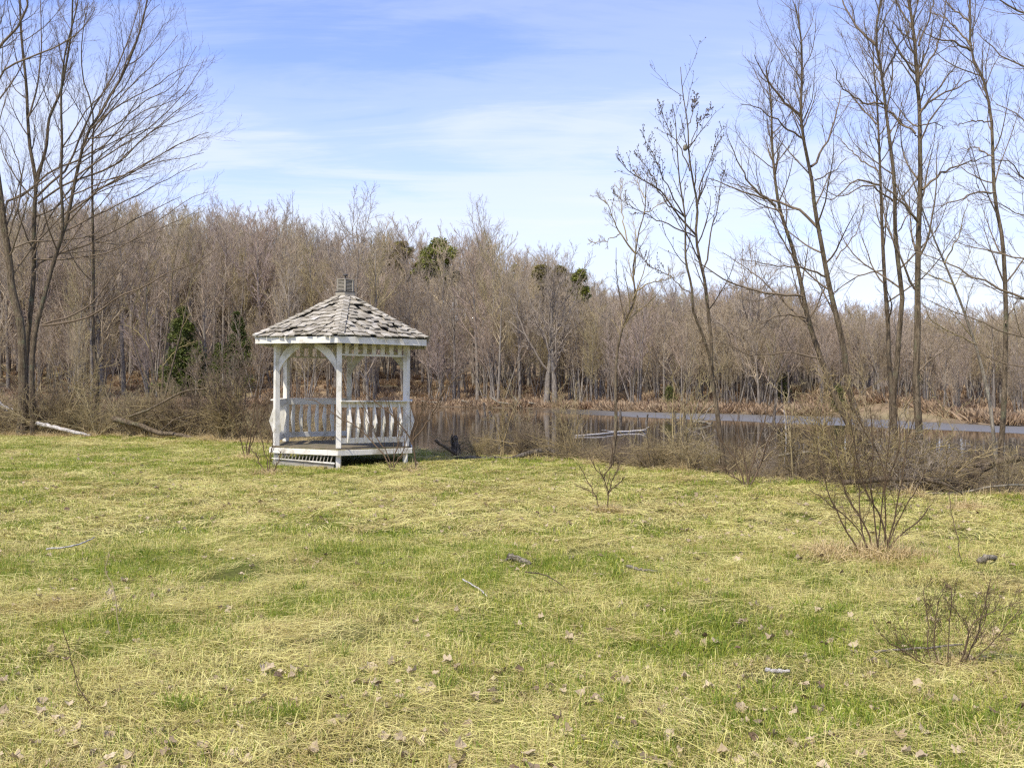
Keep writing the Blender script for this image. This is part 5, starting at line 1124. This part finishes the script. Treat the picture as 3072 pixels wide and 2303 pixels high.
def lay_grass(name, protos, X, Y, g, dirn, smin, smax, label, zsc=1.0, nk=4):
    n = len(X); Z = ground_z(X, Y); flow = -0.30 + 1.3 * (fbm(X, Y, 2.2, 21) - 0.5) * 2; rot = np.stack([g.normal(0, 0.07, n), g.normal(0, 0.07, n), np.where(g.random(n) < dirn, flow + g.normal(0, 0.25, n) + pi * (g.random(n) < 0.4), g.uniform(0, 6.28, n))], 1)
    s = g.uniform(smin, smax, n); scl = np.stack([s, s, s * zsc * g.uniform(0.7, 1.3, n)], 1)
    scatter(name, protos, np.stack([X, Y, Z + g.random(n) * 0.012], 1), rot, scl, g.integers(0, len(protos), n), label)
X, Y = lawn_points(5600, 2.6, 10.5, g, 0.75); gn = greenness(X, Y); k = g.random(len(X)) < np.clip(1.35 - (gn - 0.40) * 3.2, 0.35, 1) * np.clip((fbm(X, Y, 0.7, 61) - 0.30) * 6, 0.25, 1)
lay_grass('dead_grass', STRAW_N, X[k], Y[k], g, 0.85, 0.8, 1.25, 'flattened straw-yellow dead grass on the near lawn')
X, Y = lawn_points(6500, 2.6, 10.5, g, 0.75); gn = greenness(X, Y); k = g.random(len(X)) < np.clip((gn - 0.43) * 6, 0.16, 1)
lay_grass('green_grass', GREEN_N, X[k], Y[k], g, 0, 0.7, 1.35, 'short fresh green grass coming through on the near lawn')
X, Y = lawn_points(11000, 10.2, 33, g, 0.8); gn = greenness(X, Y); k = g.random(len(X)) < np.clip(1.3 - (gn - 0.40) * 3.4, 0.3, 1)
lay_grass('dead_grass', STRAW_F, X[k], Y[k], g, 0.8, 0.9, 1.5, 'flattened straw-yellow dead grass on the lawn towards the pond')
X, Y = lawn_points(13000, 10.2, 33, g, 0.8); gn = greenness(X, Y) + 0.06 * (yn(X) - Y < 2.5) * (X > 0); k = g.random(len(X)) < np.clip((gn - 0.40) * 6, 0.25, 1)
lay_grass('green_grass', GREEN_F, X[k], Y[k], g, 0, 0.8, 1.4, 'short fresh green grass coming through on the lawn towards the pond')
# tan tufts at the lawn edge and round the shrub feet
TUFT = [blades(90, 0.13, 0.16, 0.42, 0.005, 0, 9, lambda g, n: g.uniform(0.5, 1.45, n), 0.9, 'tuft', 80 + k, 2) for k in range(3)]
X = g.uniform(-19, 9, 420); Y = yn(X) + g.normal(-0.25, 0.35, 420); w = g.random(420) < np.where(X < -4.5, 1.0, 0.35); X, Y = X[w], Y[w]
for bx, by, m_ in ((7.35 / 9.4 * 0 + W(1890, 1211, 9.4)[0], 9.4, 34), (W(1312, 1112, 12.6)[0], 12.6, 7), (W(2060, 1443, 5.8)[0], 5.8, 5), (W(2120, 1410, 6.2)[0], 6.25, 4), (W(582, 1028, 17.6)[0], 17.6, 6), (W(532, 985, 20.6)[0], 20.6, 6), (W(2080, 1100, 13)[0], 12.9, 10), (W(2160, 1640, 4.4)[0], 4.4, 4), (W(890, 1014, 18.2)[0], 18.1, 5)):
    X = np.r_[X, bx + g.normal(0, 0.24 if m_ > 20 else 0.12, m_)]; Y = np.r_[Y, by + g.normal(0, 0.12, m_)]
n = len(X); s = g.uniform(0.7, 1.3, n) * np.where(Y < 8, 0.6, np.where(Y < 14, 0.9, 1.0))
scatter('tan_grass', TUFT, np.stack([X, Y, ground_z(X, Y)], 1), np.stack([X * 0, X * 0, g.uniform(0, 6, n)], 1), np.stack([s, s, s], 1), g.integers(0, 3, n), 'taller tan grass in tufts along the lawn edge and round the shrub feet')
X, Y = lawn_points(260, 2.8, 12, g, 0.7); n = len(X)
CL = [blades(60, 0.05, 0.07, 0.20, 0.0042, 0, 9, lambda g, n: g.uniform(0.7, 1.45, n), 0.6, 'green', 90 + k, 3) for k in range(2)]
gn = greenness(X, Y); k = gn > 0.40; X, Y = X[k], Y[k]
X = np.r_[X, W(590, 1570, 4.7)[0] + g.normal(0, .12, 10), W(420, 1530, 5)[0] + g.normal(0, .07, 4), W(870, 1550, 5)[0]]; Y = np.r_[Y, 4.72 + g.normal(0, .06, 10), 5.0 + g.normal(0, .05, 4), 5.0]; n = len(X); s = g.uniform(0.6, 1.2, n)
scatter('green_tufts', CL, np.stack([X, Y, ground_z(X, Y)], 1), np.stack([X * 0, X * 0, g.uniform(0, 6, n)], 1), np.stack([s, s, s], 1), g.integers(0, 2, n), 'scattered taller tufts of fresh green grass on the near lawn')
# single long straws arching over the lawn
LS = [blades(7, 0.25, 0.45, 0.95, 0.0030, 0, 1.0, lambda g, n: np.abs(g.normal(0.18, 0.15, n)), 0.30, 'straw', 95 + k, 3) for k in range(3)]
X, Y = lawn_points(110, 2.8, 13, g, 0.8); lay_grass('long_straws', LS, X, Y, g, 0.8, 0.8, 1.2, 'single long pale grass straws lying over the near lawn')

# fallen leaves
def leaf_mesh(seed):
    g = np.random.default_rng(seed); k = 16; a = np.linspace(0, 2 * pi, k, endpoint=False); lob = 0.62 + 0.38 * np.abs(np.cos(a * 2.5)) ** 0.7; r = 0.5 * lob * g.uniform(0.85, 1.15, k)
    x, y = r * np.cos(a), r * np.sin(a); curl = g.uniform(0.5, 1.6); tw = g.uniform(-1, 1)
    z = curl * (x ** 2) * 1.1 + tw * x * y * 1.3 + g.normal(0, 0.035, k) + 0.03; xi, yi = x * 0.5, y * 0.5; zi = curl * xi ** 2 * 0.7 + tw * xi * yi + g.normal(0, 0.03, k) + 0.02
    V = np.concatenate([np.stack([x, y, z], 1), np.stack([xi, yi, zi], 1), [[0, 0, 0.02]]]); i = np.arange(k); j = (i + 1) % k
    me = mesh_np('fallen_leaf', V, np.stack([i, j, j + k, i + k], 1), np.stack([i + k, j + k, np.full(k, 2 * k)], 1), M['litter'], False)
    b = me.attributes.new('tint', 'FLOAT', 'POINT'); b.data.foreach_set('value', np.full(2 * k + 1, [0.05, 0.0, 0.35, 0.9, 0.15, 0.0, 0.6][seed % 7], np.float32)); return me
LEAF = [leaf_mesh(k) for k in range(7)]
X, Y = lawn_points(4200, 3.0, 22, g, 1.25); k = (fbm(X, Y, 1.1, 44) + 0.16 * (Y < 5.4)) > 0.42; X, Y = X[k], Y[k]; n = len(X); s = g.uniform(0.025, 0.07, n) * np.where(Y > 12, 1.25, 1.0)
scatter('leaf_litter', LEAF, np.stack([X, Y, ground_z(X, Y) + g.uniform(0.012, 0.05, n)], 1), np.stack([g.normal(0, 0.4, n), g.normal(0, 0.4, n), g.uniform(0, 6, n)], 1), np.stack([s, s, s], 1), g.integers(0, 7, n), 'small curled dead leaves scattered through the lawn grass')
big = [(525, 1652), (500, 1640), (1010, 1575), (960, 1590), (985, 1660), (350, 1590), (130, 1590), (60, 1575), (630, 1610), (745, 1570), (880, 1640), (1225, 1590), (715, 1580), (1400, 1650), (1730, 1640), (195, 1540), (700, 1500), (300, 1490), (850, 1450), (800, 1455), (1000, 1650), (640, 1470), (1330, 1620), (1560, 1600), (1800, 1610), (2000, 1590), (470, 1560), (80, 1500), (160, 1625), (1620, 1540), (330, 1425), (1745, 1512), (1890, 1540), (230, 1600), (420, 1620)]
for k, (dx, dy) in enumerate(big):
    Y = FD * CAM_Z / (dy - CYD); X = (dx - CXD) / FD * Y; s = rnd.uniform(0.05, 0.085)
    link('fallen_leaf', LEAF[k % 7], None, (X, Y, float(ground_z(X, Y)) + 0.022), (rnd.gauss(0, 0.45) + 0.25, rnd.gauss(0, 0.3), rnd.uniform(0, 6)), s, label='large curled dead tree leaf lying on the front lawn', category='leaf', group='large dead leaves on the front lawn')
# bark, twigs on the lawn
def on_lawn(dx, dy, h=0.0): Y = FD * (CAM_Z - h) / (dy - CYD); X = (dx - CXD) / FD * Y; return np.array([X, Y, float(ground_z(X, Y)) + h])
log('bark_piece', 'curled piece of split grey bark lying on the middle lawn', [on_lawn(1097, 1203, 0.07), on_lawn(1120, 1210, 0.05), on_lawn(1145, 1219, 0.03)], 0.035, 0.02, 'bark_grey', [([on_lawn(1105, 1204, 0.08), on_lawn(1095, 1212, 0.04), on_lawn(1080, 1219, 0.03)], 0.015), ([on_lawn(1100, 1201, 0.10), on_lawn(1120, 1206, 0.09), on_lawn(1140, 1214, 0.06)], 0.012)], 'bark', 7)
log('lawn_twig', 'straight pale twig lying on the centre lawn', [on_lawn(1000, 1258, 0.07), on_lawn(1030, 1275, 0.05), on_lawn(1052, 1290, 0.05)], 0.007, 0.004, 'bark_pale', (), 'twig', 5)
log('lawn_twig', 'dark curved twig lying right of the centre on the lawn', [on_lawn(1135, 1240, 0.08), on_lawn(1180, 1245, 0.10), on_lawn(1220, 1267, 0.05)], 0.006, 0.004, 'bark_dark', (), 'twig', 5)
log('lawn_stick', 'short grey stick lying on the lawn right of the bark piece', [on_lawn(1355, 1217, 0.05), on_lawn(1390, 1222, 0.05), on_lawn(1420, 1222, 0.04)], 0.016, 0.010, 'bark_grey', (), 'stick', 6)
log('lawn_stick', 'grey stick lying under the low shrub in the lower right', [on_lawn(1890, 1400, 0.05), on_lawn(1960, 1395, 0.05), on_lawn(2080, 1388, 0.05)], 0.009, 0.006, 'bark_grey', (), 'stick', 6)
log('lawn_stick', 'white mouldy stick on the lawn left of the low corner shrub', [on_lawn(1655, 1442, 0.04), on_lawn(1680, 1445, 0.04), on_lawn(1706, 1446, 0.04)], 0.014, 0.010, 'bark_pale', (), 'stick', 6)
log('lichen_stick', 'grey-green lichened branch piece on the far right lawn', [on_lawn(2115, 1208, 0.05), on_lawn(2130, 1200, 0.09), on_lawn(2150, 1196, 0.08)], 0.030, 0.018, 'bark_grey', (), 'stick', 7)
log('lawn_twig', 'long dry straw-coloured stalk lying on the left lawn', [on_lawn(100, 1185, 0.08), on_lawn(145, 1178, 0.10), on_lawn(205, 1160, 0.08)], 0.010, 0.006, 'bark_pale', (), 'twig', 5)
